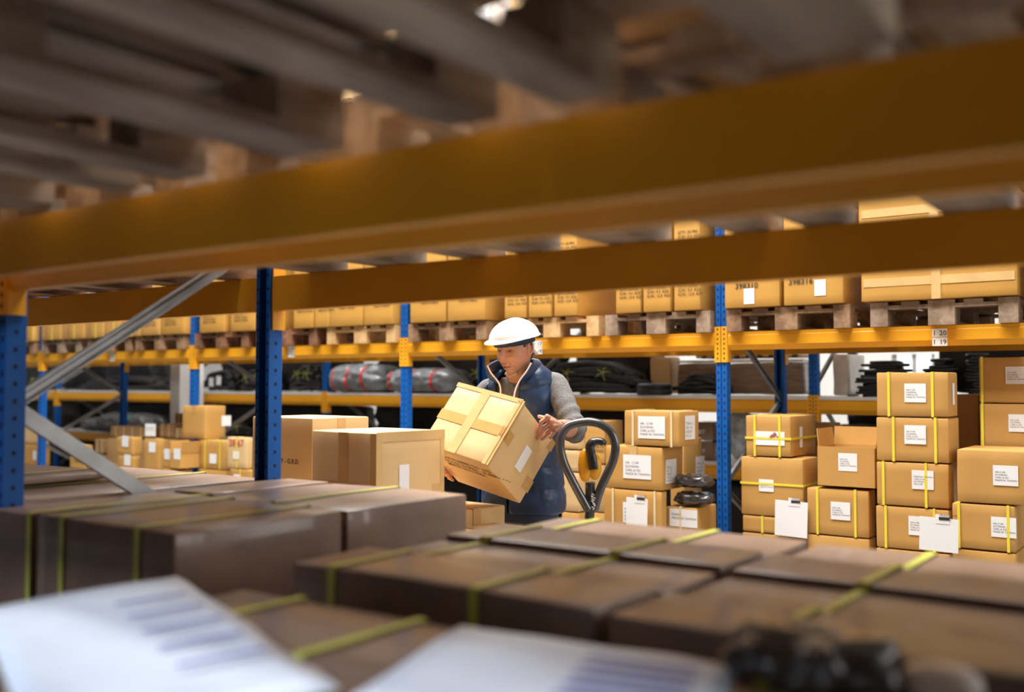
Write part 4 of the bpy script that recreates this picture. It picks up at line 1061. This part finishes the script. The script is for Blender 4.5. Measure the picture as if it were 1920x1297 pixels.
# ------------------------------------------------------------------ the carton the man holds
Bv, Fv, Av, Ev, Dv, Gv, Cv = [Vector(v) for v in ((-2.572, 3.654, 1.347), (-2.666, 3.768, .865), (-2.960, 3.671, 1.427), (-2.601, 3.960, 1.140), (-3.024, 3.479, 1.152), (-3.053, 3.785, .945), (-2.636, 3.462, 1.073))]
KB = .972
Bv, Fv, Av, Ev, Dv, Gv, Cv = [CAMP + (v-CAMP)*KB for v in (Bv, Fv, Av, Ev, Dv, Gv, Cv)]
# local frame: x = D->C, y = into the box, front face = A,B,C,D ; z = C->B
lx = (Cv-Dv); lz = (Bv-Cv); ly = (Fv-Cv)
W_, H_, D_ = lx.length, lz.length, ly.length
ex = lx.normalized(); ez = (lz - ex*lz.dot(ex)).normalized(); ey = ez.cross(ex)
mt = Matrix((ex, ey, ez)).transposed().to_4x4(); mt.translation = Cv - ex*W_/2 + ey*D_/2
held = carton('taped carton with a small white label tilted in the hands of the man', 0, 0, 0, W_, D_, H_, rmat=mt, mat='kraft_pale', tape=False, wob=.0015)
HF = lambda u, v: Vector((-W_/2+u, -D_/2+.0012, v))
mb = MB(); mb.box(HF(W_/2, H_*.5), (W_, .0014, .050)); mb.build('packing_tape', M['tape'], held)
mb = MB(); mb.box(HF(W_*.47, H_/2)+Vector((0, -.0008, 0)), (.05, .0014, H_*.98)); mb.box(HF(W_*.985, H_/2), (.035, .0014, H_)); mb.box(HF(W_/2, H_*.985), (W_, .0014, .022)); mb.build('packing_tape', M['tape_pale'], held)
mb = MB()
xr = W_/2-.0012
mb.box((xr, -D_/2+.035, H_*.5), (.0014, .08, .055)); mb.box((xr, -D_/2+.012, H_/2), (.0014, .03, H_))
mb.build('packing_tape', M['tape'], held)
MB().box((xr, D_/2-.03, H_*.28), (.0014, .065, .06)).build('packing_tape', M['tape'], held)
MB().box((xr, D_/2-.02, H_*.94), (.0014, .045, .05)).build('packing_tape', M['tape'], held)
mb = MB(); mb.box((xr+.001, .03, H_*.47), (.0012, .058, .115)); mb.build('shipping_label', M['paper'], held)
mb = MB()
write("THE RUBBER CO. LTD.\nGLOBE KOREA - RUBBER CO.\nMADE IN KOREA", held, (-W_*.30, D_/2-.27, .0005), (1, 0, 0), (0, -1, 0), .030, M['ink_brown'], bold=.012)

# ------------------------------------------------------------------ the man
def Vd(g): return (-math.sin(g)*RT - math.cos(g)*FW), (math.cos(g)*RT - math.sin(g)*FW)
gB = math.radians(30)
fB, sB_ = Vd(gB)
base_m = pw(982, 720, 5.03)
man = empty('person', (base_m.x, base_m.y, 0)); tag(man, 'man in a white helmet and navy quilted vest tilting a carton in both hands', 'person')
MO = man.location.copy()
def ML(v): return Vector(v) - MO
def gs(x, s_): return math.exp(-(x/s_)**2)
# head frame
hc = pw(966, 655, 4.82) + Vector((0, 0, .002))
gH = math.radians(38); ph_ = math.radians(9)
f0, hs = Vd(gH)
hf = (f0*math.cos(ph_) - UP*math.sin(ph_)).normalized(); hu = hs.cross(hf)
if hu.z < 0: hu = -hu
HM = Matrix((hs, hf, hu)).transposed()
def sstep(a, b_, x):
    t = max(0, min(1, (x-a)/(b_-a))); return t*t*(3-2*t)
def head_fn(q, v):
    x, y, z = q
    # cranium to jaw
    if z < 0:
        t = -z/.135
        x *= 1 - .30*sstep(.25, 1.0, t) - .0*t
        if y < 0: y *= 1 - .45*sstep(.1, .9, t)
        else: y *= 1 + .14*sstep(.1, .8, t)
    if y > 0:
        x *= 1 + .05*sstep(0, .06, y)
        ax_ = abs(x)
        # forehead and brow
        y += .004*gs(z-.075, .03)*gs(x, .05)
        y += .0085*gs(z-.026, .010)*gs(ax_-.028, .022)
        y -= .0150*gs(z-.003, .012)*gs(ax_-.031, .016)
        y -= .004*gs(z+.016, .006)*gs(ax_-.031, .014)
        y += .0020*gs(z+.010, .004)*gs(ax_-.031, .012)
        # nose
        if -.062 < z < .03:
            rp = sstep(.028, -.040, z)
            wd = .008 + .006*rp
            y += (.006 + .024*rp)*gs(x, wd)*(1-sstep(-.046, -.060, z))
        y += .007*gs(z+.046, .008)*gs(ax_-.0145, .0065)
        # cheeks and folds
        y += .008*gs(z+.030, .018)*gs(ax_-.046, .018)
        y -= .006*gs(z+.068, .02)*gs(ax_-.050, .013)
        fx_ = .020 + (-.046 - z)*.48
        if -.094 < z < -.042: y -= .0065*gs(ax_-fx_, .0042)
        y += .004*gs(z+.060, .016)*gs(ax_-.030, .007)
        # mouth
        y += .0055*gs(z+.070, .013)*gs(x, .026)
        y += .0030*gs(z+.0705, .0035)*gs(x, .020)
        y -= .0060*gs(z+.0755, .0024)*gs(x, .025)
        y += .0042*gs(z+.081, .0045)*gs(x, .018)
        y -= .0050*gs(z+.092, .006)*gs(x, .024)
        y += .0075*gs(z+.112, .014)*gs(x, .022)
        # frown lines
        y -= .0030*gs(ax_-.008, .0025)*gs(z-.028, .012)
    return Vector((x, y, z))
fl = MB()   # flesh
fl.ball(ML(hc), (.0765, .098, .128), 120, 90, fn=head_fn, rot=HM)
HW = lambda x, y, z: ML(hc + HM @ Vector((x, y, z)))
for s_ in (-1, 1):
    # upper and lower lids
    fl.tube([HW(s_*.031+dx*.015, .0815-.005*abs(dx)-.002*dx*s_, .0095-.0045*dx*dx) for dx in (-1, -.6, -.2, .2, .6, 1)], [.002, .0042, .0048, .0048, .0042, .002], 8)
    fl.tube([HW(s_*.031+dx*.014, .080-.005*abs(dx)-.002*dx*s_, -.0035+.003*dx*dx) for dx in (-1, -.5, 0, .5, 1)], [.002, .003, .0032, .003, .002], 8)
    # ear: rim, lobe, hollow plate
    er = [HW(s_*(.080+.009*(.5+.5*math.cos(t))), -.010-.016*math.cos(t)-.006*math.sin(t), .003+.031*math.sin(t)) for t in [x*2*PI/14 for x in range(14)]]
    fl.tube(er, .0045, 8, closed=True)
    fl.ball(HW(s_*.078, -.008, .002), (.006, .016, .028), 14, 10, rot=HM)
    fl.ball(HW(s_*.079, .002, -.026), (.006, .009, .011), 12, 8, rot=HM)
    fl.ball(HW(s_*.083, .004, -.002), (.004, .005, .008), 10, 8, rot=HM)
# neck
nb = pw(973, 722, 4.925)
fl.tube([ML(hc + HM @ Vector((0, -.015, -.05))), ML((hc+HM @ Vector((0, -.012, -.10)))), ML(nb + Vector((0, 0, .03)) + fB*.005), ML(nb - Vector((0, 0, .05)))], [(.058, .058), (.060, .056), (.062, .060), (.075, .070)], 24)
for s_ in (-1, 1):   # neck cords and folds under the chin
    fl.tube([HW(s_*.045, -.02, -.085), ML(nb + fB*.052 + sB_*s_*.012 + Vector((0, 0, .005)))], [.010, .009], 8)
fl.tube([HW(-.035, .045, -.112), HW(0, .062, -.125), HW(.035, .045, -.112)], .010, 8)
# torso core
def torso_c(z):
    """centre line of the trunk, bending a little forward"""
    t = (z-.9)/.6
    return Vector((base_m.x, base_m.y, z)) + (nb-base_m).xy.to_3d()*max(0, min(1.1, t))
prof = [(.80, .165, .120), (.92, .172, .118), (1.02, .158, .110), (1.12, .162, .115), (1.25, .175, .122), (1.36, .175, .112), (1.42, .145, .090), (1.455, .085, .070)]
def loft(mb, secs, f_, s__, seg=40, mat=None, fn=None, cap=True):
    vs = []; n_ = len(secs)
    for (c, a, b_) in secs:
        for k in range(seg):
            th = 2*PI*k/seg
            ca, sa = math.cos(th), math.sin(th)
            k2 = (abs(ca)**2.5+abs(sa)**2.5)**(-1/2.5)
            p_ = Vector(c) + s__*ca*k2*a + f_*sa*k2*b_
            vs.append(ML(p_))
    fs = []
    for i in range(n_-1):
        for k in range(seg): fs.append((i*seg+k, i*seg+(k+1) % seg, (i+1)*seg+(k+1) % seg, (i+1)*seg+k))
    if cap: fs.append(tuple(range(seg))[::-1]); fs.append(tuple((n_-1)*seg+k for k in range(seg)))
    mb.add(vs, fs, mat, True)
loft(fl, [(torso_c(z), a-.012, b_-.012) for z, a, b_ in prof], fB, sB_)
# legs
hipL, hipR = base_m + sB_*.085, base_m - sB_*.085
legs = []
for hp_, k in ((hipL, .03), (hipR, -.02)):
    h_ = Vector((hp_.x, hp_.y, .86)); kn = Vector((hp_.x, hp_.y, .48)) + fB*.03; an = Vector((hp_.x, hp_.y, .09)) - fB*(.01+k)
    legs.append((h_, kn, an))
    fl.tube([ML(h_), ML(h_.lerp(kn, .5)), ML(kn), ML(kn.lerp(an, .35)), ML(an), ML(an - Vector((0, 0, .03)))], [.080, .072, .052, .052, .034, .034], 16)
    fl.tube([ML(an - Vector((0, 0, .045)) - fB*.04), ML(an - Vector((0, 0, .045)) + fB*.15)], [.034, .030], 12)
# arms
shL, elL, wrL = pw(1040, 724, 4.90), pw(1079, 808, 4.70), pw(1048, 797, 4.50)
shR, elR, wrR = pw(916, 735, 4.98), pw(856, 812, 5.02), pw(815, 872, 4.78)
for s0, e0, w0 in ((shL, elL, wrL), (shR, elR, wrR)):
    fl.tube([ML(torso_c(1.38).lerp(s0, .6)), ML(s0), ML(s0.lerp(e0, .5)), ML(e0)], [.05, .050, .046, .038], 16)
    fl.tube([ML(e0), ML(e0.lerp(w0, .35)), ML(e0.lerp(w0, .75)), ML(w0)], [.040, .043, .033, (.024, .031)], 16)
    fl.ball(ML(e0), .039, 14, 10)
# left hand on the carton's right face
nR = (Fv-Cv).cross(Bv-Cv).normalized()
if nR.dot(CAMP-Cv) < 0: nR = -nR
def onp(px, py, o_, P0=None, N_=None):
    P0 = Cv if P0 is None else P0; N_ = nR if N_ is None else N_
    r = ray(px, py); t = (P0+N_*(o_+.0005)-CAMP).dot(N_)/r.dot(N_); return CAMP + r*t
kw_ = 4.445
kn = [pw(1026, 781, kw_), pw(1033, 789, kw_+.004), pw(1037, 798, kw_+.010), pw(1039, 807, kw_+.018)]
tips = [(1008.5, 809), (1008, 822), (1017, 823), (1030, 819)]
mids = [(1015, 791), (1018, 803), (1026, 810), (1036, 813)]
for k_i, (a_, m_, t_, r_f) in enumerate(zip(kn, mids, tips, (.0100, .0104, .0100, .0088))):
    m1 = onp(m_[0], m_[1], .019); t1 = onp(t_[0], t_[1], .0085)
    mm_ = m1.lerp(t1, .5) + nR*.004
    fl.tube([ML(a_), ML(a_.lerp(m1, .5)+nR*.004), ML(m1), ML(mm_), ML(t1)], [r_f*1.15, r_f*1.02, r_f*1.08, r_f*.98, r_f*.80], 12)
    fl.ball(ML(t1), r_f*.82, 10, 8)
    fl.ball(ML(a_), r_f*1.25, 10, 8)
    fl.tube([ML(wrL), ML(wrL.lerp(a_, .55)), ML(a_)], [.017, .0155, .012], 10)
fl.tube([ML(wrL.lerp(kn[3], .2)), ML(wrL.lerp(kn[3], .5)+Vector((0, 0, -.004))), ML(kn[3])], [.016, .014, .009], 10)
th0 = wrL.lerp(kn[0], .35) + FW*.008; th1 = pw(1022, 784, 4.475); th2 = pw(1011, 780.5, 4.49)
fl.tube([ML(th0), ML(th1), ML(th2)], [.014, .011, .008], 10); fl.ball(ML(th2), .0082, 10, 8)
# right hand curling under the lower left edge
nU = (Cv-Dv).cross(Fv-Cv).normalized()
if nU.dot(Vector((0, 0, -1))) < 0: nU = -nU
ed = (Gv-Dv).normalized()
outw = -(Cv-Dv).normalized()
for k_i in range(4):
    e0 = Dv.lerp(Gv, .62 + .085*k_i*1.0 - .02) + outw*.014
    a_ = e0 + outw*.02 - nU*.05
    b_ = e0 + nU*.012; c_ = e0 - outw*(.040 - .006*abs(k_i-1)) + nU*.014
    r_f = (.0096, .0100, .0096, .0086)[k_i]
    fl.tube([ML(a_), ML(e0 - nU*.02 + outw*.004), ML(b_), ML(c_)], [r_f*1.15, r_f*1.1, r_f, r_f*.85], 12); fl.ball(ML(c_), r_f*.87, 10, 8)
    fl.tube([ML(wrR), ML(wrR.lerp(a_, .5)), ML(a_)], [.016, .014, .011], 10)
thr = Dv.lerp(Gv, .45) + outw*.016 - nU*.06
fl.tube([ML(wrR), ML(wrR.lerp(thr, .6)), ML(thr)], [.015, .012, .009], 10)
# union into one continuous skin
tmp = fl.build('body', M['skin'], None)
rm = tmp.modifiers.new('union', 'REMESH'); rm.mode = 'VOXEL'; rm.voxel_size = 0.0026
sm_ = tmp.modifiers.new('soft', 'SMOOTH'); sm_.factor = .5; sm_.iterations = 1
dg = bpy.context.evaluated_depsgraph_get(); dg.update()
me = bpy.data.meshes.new_from_object(tmp.evaluated_get(dg)); me.name = 'body'
me.materials.clear(); me.materials.append(M['skin'])
bpy.data.objects.remove(tmp)
me.polygons.foreach_set('use_smooth', [True]*len(me.polygons))
ca = me.color_attributes.new('tone', 'FLOAT_COLOR', 'POINT')
HI = HM.transposed(); hcl = ML(hc)
cols = []
def mixc(a, b_, t): return tuple(a[i]*(1-t)+b_[i]*t for i in range(3))
for v in me.vertices:
    q_ = HI @ (v.co - hcl); x, y, z = q_; ax_ = abs(x)
    nn = noise.noise(v.co*45)*.07 + noise.noise(v.co*150)*.04
    c = (.56*(1+nn), .285*(1+nn), .175*(1+nn))
    if (v.co-hcl).length < .2:
        c = mixc(c, (.60, .22, .14), .5*gs(z+.035, .022)*gs(ax_-.045, .025) if y > 0 else 0)
        c = mixc(c, (.60, .20, .13), .5*gs(z+.045, .012)*gs(x, .013) if y > .08 else 0)
        c = mixc(c, (.36, .24, .18), .30*sstep(-.055, -.085, z) if y > -.02 else 0)
        if y > .05:  # brow and lip colour, plus shade painted into sockets, nostrils, mouth line and folds
            c = mixc(c, (.40, .13, .10), .8*gs(z+.0765, .006)*sstep(.030, .022, ax_))
            c = mixc(c, (.10, .025, .02), .95*gs(z+.0755, .0026)*sstep(.028, .022, ax_))
            c = mixc(c, (.14, .075, .05), .95*gs(z-.0235-.003*math.sin((ax_-.01)*50), .0062)*sstep(.008, .016, ax_)*sstep(.056, .046, ax_))
            c = mixc(c, (.14, .05, .035), .85*gs(z-.003, .0075)*gs(ax_-.031, .015))
            c = mixc(c, (.10, .04, .03), .8*gs(z+.056, .004)*gs(ax_-.009, .005))
            fx_ = .020 + (-.046 - z)*.48
            if -.094 < z < -.042: c = mixc(c, (.30, .12, .08), .6*gs(ax_-fx_, .003))
        if ax_ > .07: c = mixc(c, (.62, .20, .14), .35)
    else:
        c = mixc(c, (.60, .26, .19), .4)
    cols += [c[0], c[1], c[2], 1.0]
ca.data.foreach_set('color', cols)
body = bpy.data.objects.new('body', me); COL.objects.link(body); body.parent = man
# eyes
for s_ in (-1, 1):
    eo = MB().ball(HW(s_*.031, .0705, .003), .0108, 16, 12).build('eye', M['eye'], man)
    eo['label'] = ('left' if s_ > 0 else 'right') + ' eye looking down at the carton'
    MB().ball(HW(s_*.031-.0012, .0768, -.0002), .0058, 12, 8).build('iris', M['iris'], eo)
# hair at temples and back
def shell_of(fn_keep, scale, name, mat, grow=.006):
    mb = MB(); seg, ring = 72, 54; ok = {}; vs = []
    for i in range(ring+1):
        ph = PI*i/ring
        for k in range(seg):
            th = 2*PI*k/seg
            v = Vector((math.sin(ph)*math.cos(th), math.sin(ph)*math.sin(th), math.cos(ph)))
            q_ = head_fn(Vector((v.x*.0765, v.y*.098, v.z*.128)), v)
            keep = fn_keep(q_)
            q2 = q_ + q_.normalized()*(grow if keep else -.004)
            ok[i*seg+k] = keep; vs.append(HW(*q2))
    fs = []
    for i in range(ring):
        for k in range(seg):
            f_ = (i*seg+k, (i+1)*seg+k, (i+1)*seg+(k+1) % seg, i*seg+(k+1) % seg)
            if any(ok[a] for a in f_): fs.append(f_)
    return mb.add(vs, fs, 0, True).build(name, mat, man)
shell_of(lambda q_: (q_.z > .012 and q_.y < .030+.25*(q_.z-.02) and not (abs(q_.x) > .06 and q_.y < .012 and q_.y > -.03 and q_.z < .034)) or (q_.y < -.035 and q_.z > -.055), 1, 'hair', M['hair'])
# helmet
hz = .062
tilt = math.radians(7)
HM2 = HM @ Matrix.Rotation(-tilt*.45, 3, 'X')
mb = MB(); seg = 72
prof_h = [(0, 1.0), (.18, .985), (.36, .93), (.52, .845), (.66, .73), (.78, .59), (.88, .42), (.95, .24), (.99, .08), (1.0, 0.0)]
vs = []
for (rr, zz) in prof_h:
    for k in range(seg):
        th = 2*PI*k/seg; cx, sy = math.cos(th), math.sin(th)
        a_, b_ = .112, .134
        rid = .004*gs(cx*rr, .16)*(1-rr**6) if rr > 0 else .004
        p_ = Vector((cx*rr*a_, sy*rr*b_-.004, hz + zz*.083 + rid))
        vs.append(p_)
for (ex_, dz_) in ((.004, -.004), (.014, -.007), (1.0, 0)):
    for k in range(seg):
        th = 2*PI*k/seg; cx, sy = math.cos(th), math.sin(th)
        fr = max(0, sy)**2.2
        lip = .010 + .036*fr
        ex2 = lip if ex_ == 1.0 else min(ex_, lip)
        p_ = Vector((cx*(.112+ex2*.75), sy*(.134+ex2)-.004, hz + (dz_ if ex_ != 1.0 else -.007-.006*fr)))
        vs.append(p_)
fs = []
R_ = len(prof_h)+3
for i in range(R_-1):
    for k in range(seg): fs.append((i*seg+k, (i+1)*seg+k, (i+1)*seg+(k+1) % seg, i*seg+(k+1) % seg))
mb.add([ML(hc + HM2 @ v) for v in vs], fs, 0, True)
helm = mb.build('helmet', M['helmet'], man); sd = helm.modifiers.new('thick', 'SOLIDIFY'); sd.thickness = .003; sd.offset = -1
mb = MB()   # sweatband and cradle seen under the brim
vs = []
for zz in (.070, .027):
    for k in range(seg):
        th = 2*PI*k/seg
        vs.append(Vector((math.cos(th)*(.0895), math.sin(th)*.112-.002, zz)))
fs = [(k, seg+k, seg+(k+1) % seg, (k+1) % seg) for k in range(seg)]
mb.add([ML(hc + HM2 @ v) for v in vs], fs, 0, True)
hb_ = mb.build('headband', M['vest_in'], helm); sd = hb_.modifiers.new('thick', 'SOLIDIFY'); sd.thickness = .003
hb_['label'] = 'dark sweatband under the helmet brim'
# nape adjuster
mb = MB().tube([HW(.083, -.035, -.010), HW(.075, -.065, -.030), HW(.04, -.088, -.040), HW(0, -.096, -.042), HW(-.04, -.088, -.040), HW(-.083, -.035, -.01)], (.006, .012), 8)
mb.build('nape_strap', M['helmet'], helm)
# shirt: trunk and sleeves with wrinkles, rolled cuffs
sh = MB()
loft(sh, [(torso_c(z), a-.003, b_-.002) for z, a, b_ in prof], fB, sB_)
sh.tube([ML(nb + Vector((0, 0, .012)) + (sB_*math.cos(t)*.066 + fB*math.sin(t)*.066) - Vector((0, 0, .016*max(0, math.sin(t))))) for t in [x*2*PI/28 for x in range(28)]], .006, 8, closed=True)
def sleeve(pts, rads, seg=28, seed=0.0):
    P_ = cr_spline([Vector(p) for p in pts], 10); n_ = len(P_); m_ = len(rads)-1
    vs = []; prev = None
    for i, p in enumerate(P_):
        t = (P_[min(i+1, n_-1)]-P_[max(i-1, 0)]).normalized()
        a = prev if prev is not None else RT; a = (a - t*a.dot(t)).normalized(); prev = a; b_ = t.cross(a)
        u = i/(n_-1)*m_; j = min(int(u), m_-1); r = rads[j]*(1-(u-j)) + rads[j+1]*(u-j)
        for k in range(seg):
            th = 2*PI*k/seg
            wv = .0042*math.sin(i*1.15 + 1.6*math.sin(th+seed) + seed)*sstep(.25, .7, i/n_) + .003*noise.noise(Vector((i*.3, th*1.5, seed)))
            vs.append(ML(p + (a*math.cos(th)+b_*math.sin(th))*(r+wv)))
    fs = []
    for i in range(n_-1):
        for k in range(seg): fs.append((i*seg+k, i*seg+(k+1) % seg, (i+1)*seg+(k+1) % seg, (i+1)*seg+k))
    fs.append(tuple(range(seg))[::-1])
    sh.add(vs, fs, 0, True)
cufL = elL.lerp(wrL, .30); cufR = elR.lerp(wrR, .3)
sleeve([torso_c(1.40).lerp(shL, .7), shL+UP*.004, shL.lerp(elL, .35)+RT*.006, shL.lerp(elL, .7)+RT*.006, elL, cufL], [.062, .064, .060, .055, .052, .049], seed=1.0)
sleeve([torso_c(1.40).lerp(shR, .7), shR, shR.lerp(elR, .35), shR.lerp(elR, .7), elR, cufR], [.062, .064, .060, .055, .052, .049], seed=4.0)
sh.build('shirt', M['knit'], man)
for cf, wr_, el_ in ((cufL, wrL, elL), (cufR, wrR, elR)):
    d_ = (wr_-el_).normalized()
    mb = MB()
    mb.tube([ML(cf-d_*.030), ML(cf-d_*.026), ML(cf), ML(cf+d_*.016), ML(cf+d_*.019)], [.050, .055, .056, .055, .049], 28)
    mb.build('rolled_cuff', M['knit'], man)
for k in range(2):
    p_ = torso_c(1.36-.055*k) + fB*.125
    MB().ball(ML(pw(964 - k*0, 722 + k*16, 4.755)), .0065, 12, 8).build('button', M['ink'], man)
# vest: quilted body open at the front near the neck
vp = [(.79, .205, .148), (.86, .203, .148), (.95, .196, .144), (1.05, .183, .138), (1.15, .182, .138), (1.25, .190, .142), (1.34, .188, .136), (1.39, .178, .126), (1.425, .152, .108), (1.455, .112, .090), (1.475, .085, .078)]
def vsec(z):
    for i in range(len(vp)-1):
        if vp[i][0] <= z <= vp[i+1][0]:
            t = (z-vp[i][0])/(vp[i+1][0]-vp[i][0]); return vp[i][1]*(1-t)+vp[i+1][1]*t, vp[i][2]*(1-t)+vp[i+1][2]*t
    return vp[-1][1:]
vs = []; fs = []; NZ = 96; seg = 96
for i in range(NZ+1):
    z = .79 + (1.475-.79)*i/NZ; a, b_ = vsec(z)
    gap = .006 if z < 1.20 else .006 + .040*sstep(1.20, 1.36, z)
    g0 = math.asin(min(.9, gap/b_))
    ql = abs(math.sin(PI*(z-.79)/.118))**.45 * .013 - .008
    if z > 1.41: ql *= .4
    for k in range(seg+1):
        th = PI/2 + g0 + (2*PI-2*g0)*k/seg
        ca, sa = math.cos(th), math.sin(th); k2 = (abs(ca)**2.4+abs(sa)**2.4)**(-1/2.4)
        wr = .0035*noise.noise(Vector((th*4, z*30, 2.0))) + .0025*noise.noise(Vector((th*9, z*12, 5.0)))
        sd_ = gs((th-PI*2) , .06)
        p_ = torso_c(z) + sB_*ca*k2*(a+ql+wr) + fB*sa*k2*(b_+ql+wr)
        # his left shoulder is carried a little higher
        p_.z += .045*max(0, ca)*sstep(1.30, 1.43, z) + .012*abs(ca)*sstep(1.38, 1.44, z)
        vs.append(ML(p_))
for i in range(NZ):
    for k in range(seg): fs.append((i*(seg+1)+k, i*(seg+1)+k+1, (i+1)*(seg+1)+k+1, (i+1)*(seg+1)+k))
vest = MB().add(vs, fs, 0, True).build('quilted_vest', M['vest'], man); sd = vest.modifiers.new('thick', 'SOLIDIFY'); sd.thickness = .010; sd.offset = -1
# side pocket seam
MB().tube([ML(torso_c(.99)+sB_*.085+fB*.139), ML(torso_c(.84)+sB_*.10+fB*.146)], .0035, 6).build('pocket_zip', M['vest_in'], vest)
# armhole piping
for s_, s0 in ((1, shL), (-1, shR)):
    pts = []
    d_ = (elL-shL).normalized() if s_ > 0 else (elR-shR).normalized()
    axn = (sB_*s_*.9 + UP*.25).normalized()
    u1 = fB; u2 = axn.cross(u1)
    c0 = s0 - sB_*s_*.012 - UP*.015
    for t in range(26):
        an = 2*PI*t/26
        pts.append(ML(c0 + u1*math.cos(an)*.070 + u2*math.sin(an)*.080))
    MB().tube(pts, (.010, .007), 8, closed=True).build('armhole_binding', M['vest'], vest)
# stand-up collar
bot = [pw(937, 719, 4.745), pw(916, 706, 4.84), pw(930, 694, 5.0), pw(975, 690, 5.03), pw(1012, 693, 4.98), pw(1010, 704, 4.86), pw(975, 714, 4.752)]
top = [pw(914.5, 687, 4.73), pw(917, 684, 4.83), pw(938, 675, 4.96), pw(975, 671, 4.99), pw(1004, 674, 4.95), pw(1010, 678, 4.87), pw(995.5, 681, 4.79)]
bs_, ts_ = cr_spline(bot, 8), cr_spline(top, 8)
vs = []; nR_ = 7; nC = len(bs_)
for i in range(nC):
    for j in range(nR_):
        t = j/(nR_-1); p_ = bs_[i].lerp(ts_[i], t)
        out = (p_-Vector((nb.x, nb.y, p_.z))).normalized()
        p_ += out*(.010*math.sin(PI*t) + .003*noise.noise(Vector((i*.5, j, 0))))
        vs.append(ML(p_))
fs = [(i*nR_+j, (i+1)*nR_+j, (i+1)*nR_+j+1, i*nR_+j+1) for i in range(nC-1) for j in range(nR_-1)]
col_ = MB().add(vs, fs, 0, True).build('collar', M['vest'], vest); sd = col_.modifiers.new('thick', 'SOLIDIFY'); sd.thickness = .012; sd.offset = 0
zr = [pw(995.8, 680.5, 4.775), pw(987, 696, 4.755), pw(975, 712, 4.735), pw(967.5, 728, 4.725), pw(964, 742, 4.72), pw(962.5, 760, 4.715)]
zl = [pw(914.5, 686.5, 4.72), pw(921, 699, 4.725), pw(930, 710, 4.725), pw(936, 719, 4.73), pw(938.5, 731, 4.735), pw(938, 752, 4.74)]
for zz in (zr, zl):
    P_ = cr_spline(zz, 6)
    MB().tube([ML(p) for p in P_], .0042, 8).build('zip_piping', M['zip'], vest)
    MB().tube([ML(p + RT*.0035 - FW*.001) for p in P_], .0016, 6).build('red_zip_line', M['ink_red'], vest)
# front facings closing the space between collar ends and quilted body
# trousers and shoes
tr = MB()
loft(tr, [(Vector((base_m.x, base_m.y, z)), a, b_) for z, a, b_ in ((.74, .178, .125), (.82, .182, .128), (.92, .178, .122), (.97, .168, .116))], fB, sB_)
for (h_, kn_, an) in legs:
    tr.tube([ML(h_), ML(h_.lerp(kn_, .5)), ML(kn_), ML(kn_.lerp(an, .5)), ML(an-Vector((0, 0, .0)))], [.094, .090, .072, .066, .060], 24)
tr.build('trousers', M['trousers'], man)
for (h_, kn_, an) in legs:
    c_ = an - Vector((0, 0, .035)) + fB*.06
    R3 = Matrix((sB_, fB, UP)).transposed()
    mb = MB()
    def shf(q_, v): return Vector((q_.x*(1-.15*(v.y < -.3)), q_.y, max(q_.z, -.048) + .02*max(0, -v.y)))
    mb.ball(ML(Vector((c_.x, c_.y, .052))), (.052, .150, .062), 24, 16, rot=R3, fn=shf)
    mb.build('shoe', M['shoe'], man)
